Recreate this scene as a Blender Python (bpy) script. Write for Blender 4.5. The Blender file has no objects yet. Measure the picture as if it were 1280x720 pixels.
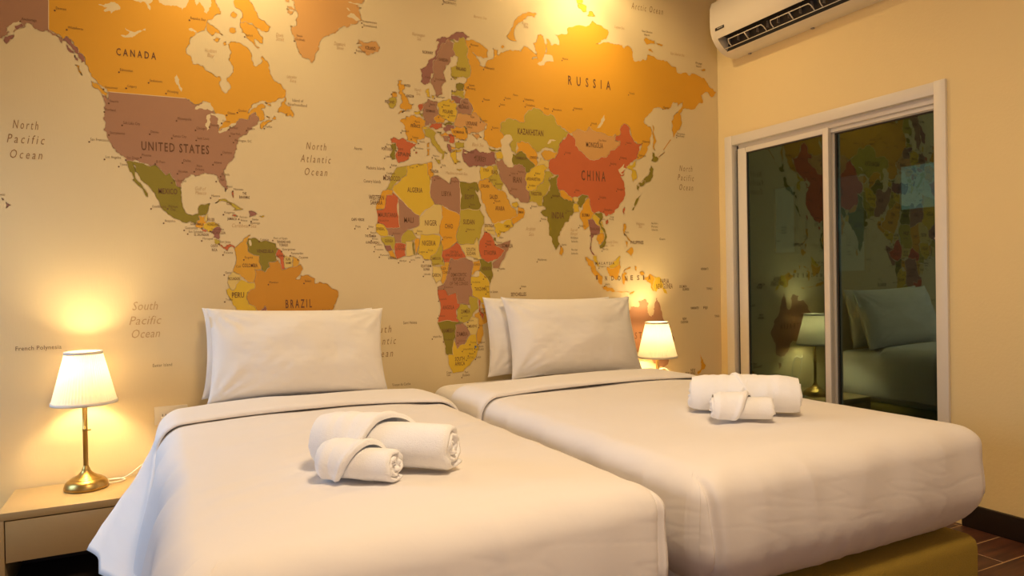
import bpy, bmesh, math, random
from mathutils import Vector, Matrix, noise, geometry
random.seed(4)
PI = math.pi
sc = bpy.context.scene
C = sc.collection

# ---------------------------------------------------------------- camera
cam_d = bpy.data.cameras.new('camera'); cam = bpy.data.objects.new('camera', cam_d); C.objects.link(cam)
cam_d.sensor_width = 36.0; cam_d.lens = 36.0 * 865.9 / 1280.0; cam_d.clip_start = 0.05
def cam_matrix(yaw, pitch, roll, loc):
    f = Vector((math.sin(yaw) * math.cos(pitch), math.cos(yaw) * math.cos(pitch), math.sin(pitch)))
    r = Vector((math.cos(yaw), -math.sin(yaw), 0)); d = f.cross(r)
    r2 = r * math.cos(roll) + d * math.sin(roll); d2 = d * math.cos(roll) - r * math.sin(roll)
    m = Matrix((r2, -d2, -f)).transposed().to_4x4(); m.translation = loc
    return m
cam.matrix_world = cam_matrix(math.radians(26.69), math.radians(-0.4406), math.radians(1.0025), Vector((0, 0, 1.066)))
sc.camera = cam

# ---------------------------------------------------------------- world, lights, exposure
w = bpy.data.worlds.new('world'); sc.world = w; w.use_nodes = True
w.node_tree.nodes['Background'].inputs[0].default_value = (0.35, 0.45, 0.6, 1)
w.node_tree.nodes['Background'].inputs[1].default_value = 0.02
sc.view_settings.view_transform = 'Standard'
try: sc.view_settings.look = 'None'
except Exception: pass
sc.view_settings.gamma = 1.0; sc.view_settings.use_curve_mapping = False
sc.view_settings.exposure = 0.32

def aim(o, loc, target):
    o.location = loc
    o.rotation_euler = (Vector(target) - Vector(loc)).to_track_quat('-Z', 'Y').to_euler()
def light(kind, name, loc, target, col, power, **kw):
    d = bpy.data.lights.new(name, kind); d.energy = power; d.color = col
    for k, v in kw.items(): setattr(d, k, v)
    o = bpy.data.objects.new(name, d); C.objects.link(o); aim(o, loc, target); return o
WARM = (1.0, 0.755, 0.40); WARM2 = (1.0, 0.745, 0.47); COOL = (0.62, 0.76, 1.0)
CEIL = 2.90
# daylight through the window of the left wall, beside the head of the beds
light('AREA', 'daylight', (-1.86, 2.74, 1.25), (-0.1, 2.45, 0.40), (0.36, 0.62, 1.0), 12.0, shape="RECTANGLE", size=0.7, size_y=1.0, spread=math.radians(110))
# daylight through the window behind the camera
light('AREA', 'daylight_rear', (-0.4, -1.93, 1.5), (0.9, 1.0, 0.5), (0.85, 0.77, 1.0), 13.0, shape='RECTANGLE', size=1.3, size_y=1.3)
# fill from a ceiling lamp added out of view to brighten the bed tops
light('AREA', 'ceiling_fill', (0.7, 0.5, CEIL - 0.10), (0.7, 0.5, 0), WARM2, 37.0, shape='DISK', size=0.45)
# two recessed spots that wash the map wall: a tight bright beam and the wide spill of the same lamp
for sx, p in ((0.29, 1.0), (2.02, 1.1)):
    light('SPOT', 'spot_glow', (sx, 2.93, CEIL - 0.02), (sx, 3.12, 1.6), WARM, 19.0 * p, spot_size=math.radians(84), spot_blend=0.9, shadow_soft_size=0.03)
    light('SPOT', 'spot_spill', (sx, 2.93, CEIL - 0.03), (sx, 2.93, 0), WARM, 16.0 * p, spot_size=math.radians(165), spot_blend=0.6, shadow_soft_size=0.03)
# teal fill added under the far ceiling, without a source, to tint the glass door
light('AREA', 'far_room_fill', (4.3, 2.9, 2.45), (4.3, 2.9, 0), (0.5, 1.0, 1.0), 3.2, shape='RECTANGLE', size=1.5, size_y=1.5)

# ---------------------------------------------------------------- materials
def new_mat(name):
    m = bpy.data.materials.new(name); m.use_nodes = True
    nt = m.node_tree; b = nt.nodes['Principled BSDF']; return m, nt, b
def mat(name, col, rough=0.6, metal=0.0, bump=0.0, bscale=40.0, vary=0.0, vscale=6.0, coat=0.0, stretch=(1, 1, 1), detail=3.0, emit=None):
    m, nt, b = new_mat(name); N = nt.nodes; L = nt.links
    b.inputs['Base Color'].default_value = (*col, 1); b.inputs['Roughness'].default_value = rough
    b.inputs['Metallic'].default_value = metal; b.inputs['Coat Weight'].default_value = coat
    if bump or vary:
        tc = N.new('ShaderNodeTexCoord'); mp = N.new('ShaderNodeMapping'); mp.inputs['Scale'].default_value = stretch
        L.new(tc.outputs['Object'], mp.inputs['Vector'])
    if vary:
        n2 = N.new('ShaderNodeTexNoise'); n2.inputs['Scale'].default_value = vscale; n2.inputs['Detail'].default_value = 4
        L.new(mp.outputs['Vector'], n2.inputs['Vector'])
        mx = N.new('ShaderNodeMix'); mx.data_type = 'RGBA'
        mx.inputs[6].default_value = (*[c * (1 - vary) for c in col], 1); mx.inputs[7].default_value = (*[min(1, c * (1 + vary)) for c in col], 1)
        L.new(n2.outputs[0], mx.inputs[0]); L.new(mx.outputs[2], b.inputs['Base Color'])
    if bump:
        n = N.new('ShaderNodeTexNoise'); n.inputs['Scale'].default_value = bscale; n.inputs['Detail'].default_value = detail
        L.new(mp.outputs['Vector'], n.inputs['Vector'])
        bp = N.new('ShaderNodeBump'); bp.inputs['Strength'].default_value = bump; bp.inputs['Distance'].default_value = 0.01
        L.new(n.outputs[0], bp.inputs['Height']); L.new(bp.outputs[0], b.inputs['Normal'])
    if emit:
        b.inputs['Emission Color'].default_value = (*emit[0], 1); b.inputs['Emission Strength'].default_value = emit[1]
    return m
M = {}
M['wall'] = mat('yellow_cream_paint', (0.82, 0.63, 0.30), 0.7, bump=0.08, bscale=90)
M['wall_plain'] = mat('cream_paint', (0.74, 0.62, 0.44), 0.8)
M['ceiling'] = mat('white_ceiling_paint', (0.8, 0.76, 0.68), 0.9)
M['paper'] = mat('mural_paper', (0.76, 0.605, 0.335), 0.75, bump=0.05, bscale=260, stretch=(1, 1, 0.12))
M['sheet'] = mat('white_cotton', (0.82, 0.77, 0.725), 0.85, bump=0.10, bscale=9, detail=6)
M['case'] = mat('white_pillow_cotton', (0.82, 0.765, 0.69), 0.85, bump=0.12, bscale=14, detail=5)
M['terry'] = mat('white_terry', (0.93, 0.915, 0.90), 0.95, bump=0.28, bscale=420, detail=2)
M['base'] = mat('mustard_weave', (0.33, 0.22, 0.022), 0.9, bump=0.5, bscale=500, vary=0.18, vscale=260)
M['frame'] = mat('white_aluminium', (0.76, 0.68, 0.55), 0.42)
M['frame_dark'] = mat('dark_seal', (0.05, 0.035, 0.02), 0.7)
M['ac'] = mat('white_plastic', (0.78, 0.70, 0.55), 0.38)
M['ac_dark'] = mat('dark_plastic', (0.02, 0.017, 0.014), 0.5)
M['ac_grey'] = mat('grey_plastic', (0.35, 0.30, 0.24), 0.5)
M['stand'] = mat('cream_laminate', (0.43, 0.29, 0.125), 0.32, bump=0.03, bscale=60)
M['dark'] = mat('dark_void', (0.03, 0.02, 0.015), 0.7)
M['brass'] = mat('antique_brass', (0.42, 0.27, 0.08), 0.33, metal=1.0, bump=0.02, bscale=50)
M['cord'] = mat('cream_cord', (0.78, 0.70, 0.55), 0.5)
M['plate'] = mat('socket_plastic', (0.76, 0.68, 0.52), 0.4)
M['skirt'] = mat('dark_stained_wood', (0.016, 0.008, 0.006), 0.45, bump=0.05, bscale=20, stretch=(1, 0.1, 1))
M['grout'] = mat('tan_grout', (0.45, 0.27, 0.13), 0.8)
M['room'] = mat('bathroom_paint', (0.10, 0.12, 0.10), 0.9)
M['pane_light'] = mat('frosted_daylight_pane', (0.2, 0.3, 0.3), 0.6, emit=((0.55, 0.95, 0.85), 0.16))
M['pane_faint'] = mat('frosted_panel', (0.2, 0.3, 0.3), 0.6, emit=((0.5, 0.8, 0.7), 0.035))
M['strip'] = mat('bright_strip', (0.3, 0.5, 0.5), 0.6, emit=((0.6, 0.95, 0.95), 0.6))
M['diffuser'] = mat('lamp_diffuser', (0.9, 0.85, 0.7), 0.6, emit=((1.0, 0.75, 0.45), 6.0))
M['spot_lens'] = mat('spot_lens', (0.9, 0.8, 0.6), 0.4, emit=((1.0, 0.7, 0.35), 12.0))
# dark wood-look floor tile
def tile_mat(k):
    m, nt, b = new_mat('wood_look_tile_%d' % k); N = nt.nodes; L = nt.links
    tc = N.new('ShaderNodeTexCoord'); mp = N.new('ShaderNodeMapping'); mp.inputs['Scale'].default_value = (1.5, 22, 1)
    mp.inputs['Location'].default_value = (k * 3.1, k * 1.7, 0)
    n = N.new('ShaderNodeTexNoise'); n.inputs['Scale'].default_value = 2.2; n.inputs['Detail'].default_value = 6
    r = N.new('ShaderNodeValToRGB'); e = r.color_ramp.elements
    e[0].position = 0.3; e[0].color = (0.045, 0.016, 0.010, 1); e[1].position = 0.72; e[1].color = (0.14, 0.052, 0.026, 1)
    L.new(tc.outputs['Object'], mp.inputs['Vector']); L.new(mp.outputs[0], n.inputs['Vector']); L.new(n.outputs[0], r.inputs[0])
    L.new(r.outputs[0], b.inputs['Base Color']); b.inputs['Roughness'].default_value = 0.38
    return m
TILE = [tile_mat(k) for k in range(4)]
# tinted, strongly mirroring window glass
def glass_mat():
    m, nt, b = new_mat('tinted_glass'); N = nt.nodes; L = nt.links; N.remove(b)
    out = N['Material Output']; t = N.new('ShaderNodeBsdfTransparent'); t.inputs[0].default_value = (0.40, 0.52, 0.50, 1)
    g = N.new('ShaderNodeBsdfGlossy'); g.inputs['Roughness'].default_value = 0.0; g.inputs[0].default_value = (0.55, 0.76, 0.72, 1)
    mx = N.new('ShaderNodeMixShader'); mx.inputs[0].default_value = 0.165
    L.new(t.outputs[0], mx.inputs[1]); L.new(g.outputs[0], mx.inputs[2]); L.new(mx.outputs[0], out.inputs[0]); return m
M['glass'] = glass_mat()
# translucent pleated lamp shade
def shade_mat():
    m, nt, b = new_mat('pleated_shade_cloth'); N = nt.nodes; L = nt.links; N.remove(b)
    out = N['Material Output']; d = N.new('ShaderNodeBsdfDiffuse'); d.inputs[0].default_value = (0.88, 0.82, 0.70, 1)
    t = N.new('ShaderNodeBsdfTranslucent'); t.inputs[0].default_value = (0.42, 0.36, 0.25, 1)
    mx = N.new('ShaderNodeMixShader'); mx.inputs[0].default_value = 0.17
    L.new(d.outputs[0], mx.inputs[1]); L.new(t.outputs[0], mx.inputs[2]); L.new(mx.outputs[0], out.inputs[0]); return m
M['shade'] = shade_mat()

# ---------------------------------------------------------------- mesh helpers
def mesh_obj(name, verts, faces, m, parent=None, smooth=False, mats=None, midx=None, loc=None):
    me = bpy.data.meshes.new(name); me.from_pydata([tuple(v) for v in verts], [], faces)
    for q in (mats if mats else [m]): me.materials.append(q)
    if midx: me.polygons.foreach_set('material_index', midx)
    if smooth: me.polygons.foreach_set('use_smooth', [True] * len(me.polygons))
    me.update(); o = bpy.data.objects.new(name, me); C.objects.link(o)
    if parent: o.parent = parent
    if loc: o.location = loc
    return o
def bm_obj(name, bm, m, parent=None, smooth=False, mats=None, angle=None):
    me = bpy.data.meshes.new(name); bm.normal_update(); bm.to_mesh(me); bm.free()
    for q in (mats if mats else [m]): me.materials.append(q)
    if smooth: me.polygons.foreach_set('use_smooth', [True] * len(me.polygons))
    o = bpy.data.objects.new(name, me); C.objects.link(o)
    if parent: o.parent = parent
    if smooth and angle:
        try: me.set_sharp_from_angle(angle=angle)
        except Exception: pass
    return o
def box(bm, x0, x1, y0, y1, z0, z1, bev=0.0, seg=2, mi=0):
    r = bmesh.ops.create_cube(bm, size=1.0); vs = r['verts']
    for v in vs: v.co = Vector((x0 + (v.co.x + .5) * (x1 - x0), y0 + (v.co.y + .5) * (y1 - y0), z0 + (v.co.z + .5) * (z1 - z0)))
    fs = set(f for v in vs for f in v.link_faces)
    for f in fs: f.material_index = mi
    if bev:
        es = list(set(e for v in vs for e in v.link_edges))
        bmesh.ops.bevel(bm, geom=es, offset=bev, segments=seg, profile=0.5, affect='EDGES')
def boxes(name, lst, m, parent=None, bev=0.0, seg=2, smooth=False):
    bm = bmesh.new()
    for b in lst: box(bm, *b, bev=bev, seg=seg)
    return bm_obj(name, bm, m, parent, smooth=smooth or bev > 0, angle=0.7)
def lathe_data(prof, n=48, wob=None):
    vs, fs = [], []
    for (r, z) in prof:
        for k in range(n):
            a = 2 * PI * k / n; rr = r if not wob else wob(r, z, a)
            vs.append((rr * math.cos(a), rr * math.sin(a), z))
    for i in range(len(prof) - 1):
        for k in range(n):
            k2 = (k + 1) % n; fs.append((i * n + k, i * n + k2, (i + 1) * n + k2, (i + 1) * n + k))
    return vs, fs
def lathe(name, prof, m, parent, n=48, wob=None, smooth=True):
    vs, fs = lathe_data(prof, n, wob); return mesh_obj(name, vs, fs, m, parent, smooth=smooth)
def catmull(pts, n=8):
    P = [Vector(p) for p in pts]; P = [P[0]] + P + [P[-1]]; out = []
    for i in range(1, len(P) - 2):
        for k in range(n):
            t = k / n; a, b, c, d = P[i - 1], P[i], P[i + 1], P[i + 2]
            out.append(0.5 * ((2 * b) + (-a + c) * t + (2 * a - 5 * b + 4 * c - d) * t * t + (-a + 3 * b - 3 * c + d) * t ** 3))
    out.append(P[-2]); return out
def tube_data(pts, r, n=8):
    vs, fs = [], []; up = Vector((0.13, 0.2, 0.97))
    for i, p in enumerate(pts):
        d = (pts[min(i + 1, len(pts) - 1)] - pts[max(i - 1, 0)]).normalized()
        a = d.cross(up); a = a.normalized() if a.length > 1e-5 else Vector((1, 0, 0)); b = d.cross(a)
        for k in range(n):
            t = 2 * PI * k / n; vs.append(p + a * (r * math.cos(t)) + b * (r * math.sin(t)))
    for i in range(len(pts) - 1):
        for k in range(n):
            k2 = (k + 1) % n; fs.append((i * n + k, i * n + k2, (i + 1) * n + k2, (i + 1) * n + k))
    fs.append(tuple(range(n))[::-1]); fs.append(tuple(range((len(pts) - 1) * n, len(pts) * n)))
    return vs, fs
def tube(name, pts, r, m, parent=None, n=8):
    vs, fs = tube_data(pts, r, n); return mesh_obj(name, vs, fs, m, parent, smooth=True)
def tag(o, label, cat, group=None):
    o['label'] = label; o['category'] = cat
    if group: o['group'] = group
    return o
def thing(name, label, cat, loc=(0, 0, 0), rz=0.0, group=None):
    o = bpy.data.objects.new(name, None); C.objects.link(o); o.location = loc; o.rotation_euler = (0, 0, rz); o.empty_display_size = 0.1
    return tag(o, label, cat, group)
def struct(o): o['kind'] = 'structure'; return o
def copy_tree(o, parent=None):
    c = o.copy(); C.objects.link(c); c.parent = parent
    for ch in o.children: copy_tree(ch, c)
    return c
def fb(x, y, z, s=1.0): return noise.noise(Vector((x * s, y * s, z * s)))

# ---------------------------------------------------------------- room shell
XR, YB, XL, YF = 3.03, 3.20, -1.90, -2.0
WY0, WY1, WZ1 = 1.835, 3.125, 1.90            # opening of the glass door
struct(boxes('wall_back', [(XL - .1, XR + .02, YB, YB + .12, 0, CEIL)], M['wall_plain']))
struct(boxes('wall_right', [(XR, XR + .14, YF, WY0, 0, CEIL), (XR, XR + .14, WY1, YB, 0, CEIL), (XR, XR + .14, WY0, WY1, WZ1, CEIL)], M['wall']))
struct(boxes('wall_left', [(XL - .1, XL, YF, 2.3, 0, CEIL), (XL - .1, XL, 3.14, YB, 0, CEIL), (XL - .1, XL, 2.3, 3.14, 0, 0.70), (XL - .1, XL, 2.3, 3.14, 1.85, CEIL)], M['wall_plain']))
struct(boxes('wall_front', [(XL - .1, XR + .1, YF - .1, YF, 0, CEIL)], M['wall_plain']))
struct(boxes('ceiling', [(XL - .1, XR + .1, YF - .1, YB + .1, CEIL, CEIL + .08)], M['ceiling']))
# windows outside the frame: one in the left wall, one behind the camera
w2 = struct(boxes('window_2', [(XL - .08, XL - .04, 2.30, 2.34, .70, 1.85), (XL - .08, XL - .04, 3.10, 3.14, .70, 1.85), (XL - .08, XL - .04, 2.34, 3.10, .70, .74), (XL - .08, XL - .04, 2.34, 3.10, 1.81, 1.85)], M['frame'], bev=.004))
boxes('window_pane', [(XL - .065, XL - .06, 2.34, 3.10, .74, 1.81)], M['pane_light'], w2)
w6 = struct(boxes('window_6', [(-1.15, -1.10, YF, YF + .03, .75, 2.25), (.30, .35, YF, YF + .03, .75, 2.25), (-1.10, .30, YF, YF + .03, .75, .80), (-1.10, .30, YF, YF + .03, 2.20, 2.25)], M['frame'], bev=.004))
boxes('window_pane', [(-1.10, .30, YF + .010, YF + .014, .80, 2.20)], M['pane_light'], w6)
fl = struct(boxes('floor', [(XL - .1, XR + .1, YF - .1, YB + .1, -0.06, -0.0012)], M['grout']))
tile_me = {}
rows = int((YB - YF) / 0.152) + 2
nt_ = 0
for r in range(rows):
    y1 = 1.623 + 0.152 * (r - int((1.623 - YF) / 0.152) - 1); y0 = y1 - 0.147
    ya, yb = max(y0, YF), min(y1, YB)
    if yb - ya < .01: continue
    off = (2.756, 2.756 - .30, 2.756 - .55)[r % 3]
    x = off - .8 * 6
    while x < XR:
        xa, xb = max(x + .0025, XL), min(x + .7975, XR)
        x += .8
        if xb - xa < .02: continue
        key = (round(xb - xa, 3), round(yb - ya, 3), (r * 7 + int(x * 3)) % 4)
        if key not in tile_me:
            q = boxes('floor_tile', [(0, xb - xa, 0, yb - ya, -0.008, 0)], TILE[key[2]], fl, bev=.0015, seg=1); tile_me[key] = q.data
        else:
            q = bpy.data.objects.new('floor_tile', tile_me[key]); C.objects.link(q); q.parent = fl
        q.location = (xa, ya, 0); nt_ += 1
struct(boxes('baseboard_right', [(XR - .018, XR, YF, WY0 - .06, 0, .098)], M['skirt'], bev=.004))
struct(boxes('baseboard_back', [(XL, XR, YB - .018, YB, 0, .098)], M['skirt'], bev=.004))
struct(boxes('baseboard_left', [(XL, XL + .018, YF, YB - .02, 0, .098)], M['skirt'], bev=.004))

# sliding glass door in the right wall
d1 = bpy.data.objects.new('door_1', None); C.objects.link(d1); struct(d1)
boxes('architrave', [(XR - .014, XR + .05, WY0 - .012, WY0 + .04, 0, WZ1 + .012), (XR - .014, XR + .05, WY1 - .048, WY1 + .010, 0, WZ1 + .012), (XR - .012, XR + .05, WY0 + .04, WY1 - .048, WZ1 - .045, WZ1 + .010)], M['frame'], d1, bev=.003)
boxes('track', [(XR + .02, XR + .12, WY0 + .04, WY1 - .048, WZ1 - .075, WZ1 - .04), (XR + .035, XR + .045, WY0 + .04, WY1 - .048, WZ1 - .095, WZ1 - .07), (XR + .02, XR + .12, WY0 + .04, WY1 - .048, 0.0, .03)], M['frame'], d1, bev=.002)
boxes('seal_strip', [(XR + .012, XR + .03, WY1 - .068, WY1 - .062, .03, WZ1 - .05)], M['frame_dark'], d1)
for nm, ya, yb, xo in (('front', 2.435, 3.06, .014), ('rear', 1.865, 2.49, .050)):
    z0, z1 = .03, WZ1 - .068
    sw = .050 if nm == 'front' else .042; x0, x1 = XR + xo, XR + xo + .026
    s = boxes('sliding_sash', [(x0, x1, ya, ya + (.034 if nm == 'front' else sw), z0, z1), (x0, x1, yb - sw - .018, yb, z0, z1), (x0, x1, ya + .03, yb - .06, z1 - .03, z1), (x0, x1, ya + .03, yb - .06, z0, z0 + .06)], M['frame'], d1, bev=.0025)
    boxes('pane', [(x0 + .010, x0 + .014, ya + .03, yb - .06, z0 + .05, z1 - .025)], M['glass'], s)
    boxes('glazing_seal', [(x0 + .004, x0 + .010, ya + .034, ya + .039, z0 + .05, z1 - .03), (x0 + .004, x0 + .010, yb - .073, yb - .067, z0 + .05, z1 - .03), (x0 + .004, x0 + .010, ya + .034, yb - .067, z1 - .036, z1 - .030)], M['frame_dark'], s)
    if nm == 'rear':
        boxes('latch', [(x0 - .016, x0, ya + .012, ya + .022, 1.216, 1.246), (x0 - .022, x0 - .012, ya + .010, ya + .040, 1.226, 1.234)], M['ac_grey'], s, bev=.002)
# the unlit room behind the glass
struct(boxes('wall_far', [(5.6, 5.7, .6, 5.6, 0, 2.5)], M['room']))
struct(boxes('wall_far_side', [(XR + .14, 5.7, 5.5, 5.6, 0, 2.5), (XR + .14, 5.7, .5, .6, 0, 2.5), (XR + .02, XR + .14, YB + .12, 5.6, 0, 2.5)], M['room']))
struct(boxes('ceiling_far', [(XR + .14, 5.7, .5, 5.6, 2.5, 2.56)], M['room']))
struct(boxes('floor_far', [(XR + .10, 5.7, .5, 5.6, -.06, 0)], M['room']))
w3 = struct(boxes('window_3', [(5.55, 5.6, 3.28, 3.30, 1.60, 2.00), (5.55, 5.6, 3.745, 3.765, 1.60, 2.00), (5.55, 5.6, 3.30, 3.745, 1.98, 2.0), (5.55, 5.6, 3.30, 3.745, 1.60, 1.62)], M['room']))
boxes('window_pane', [(5.575, 5.58, 3.30, 3.745, 1.62, 1.98)], M['pane_light'], w3)
w4 = struct(boxes('window_4', [(5.55, 5.6, 4.06, 4.08, 1.1, 2.0), (5.55, 5.6, 4.44, 4.46, 1.1, 2.0), (5.55, 5.6, 4.08, 4.44, 1.98, 2.0), (5.55, 5.6, 4.08, 4.44, 1.1, 1.12)], M['room']))
boxes('window_pane', [(5.575, 5.58, 4.08, 4.44, 1.12, 1.98)], M['pane_faint'], w4)
boxes('glazing_strip', [(5.54, 5.548, 4.36, 4.39, 1.50, 1.62)], M['strip'], w4)
w5 = struct(boxes('window_5', [(5.55, 5.6, 4.82, 4.84, 1.3, 1.99), (5.55, 5.6, 5.09, 5.11, 1.3, 1.99), (5.55, 5.6, 4.84, 5.09, 1.97, 1.99), (5.55, 5.6, 4.84, 5.09, 1.3, 1.32)], M['room']))
boxes('window_pane', [(5.575, 5.58, 4.84, 5.09, 1.32, 1.97)], M['pane_faint'], w5)

# ---------------------------------------------------------------- ceiling fittings
cl = thing('added_ceiling_lamp', 'round flush ceiling lamp, unseen and added to brighten the beds', 'lamp', (0.7, 0.5, CEIL))  # unseen fitting, added to go with the ceiling fill
lathe('lamp_body', [(0, 0), (.27, 0), (.27, -.02), (.25, -.03)], M['frame'], cl)
lathe('diffuser', [(.25, -.03), (.24, -.05), (.15, -.066), (0, -.07)], M['diffuser'], cl)
for sx in (0.29, 2.02):
    dl = thing('recessed_spot', 'recessed ceiling spot washing the map near %s' % ('Canada' if sx < 1 else 'Russia'), 'spotlight', (sx, 2.93, CEIL), group=None)
    lathe('trim_ring', [(.030, -.001), (.034, -.006), (.048, -.006), (.052, 0)], M['frame'], dl, n=32)
    lathe('lens', [(0, .012 - .014), (.031, .012 - .014)], M['spot_lens'], dl, n=32)

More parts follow.
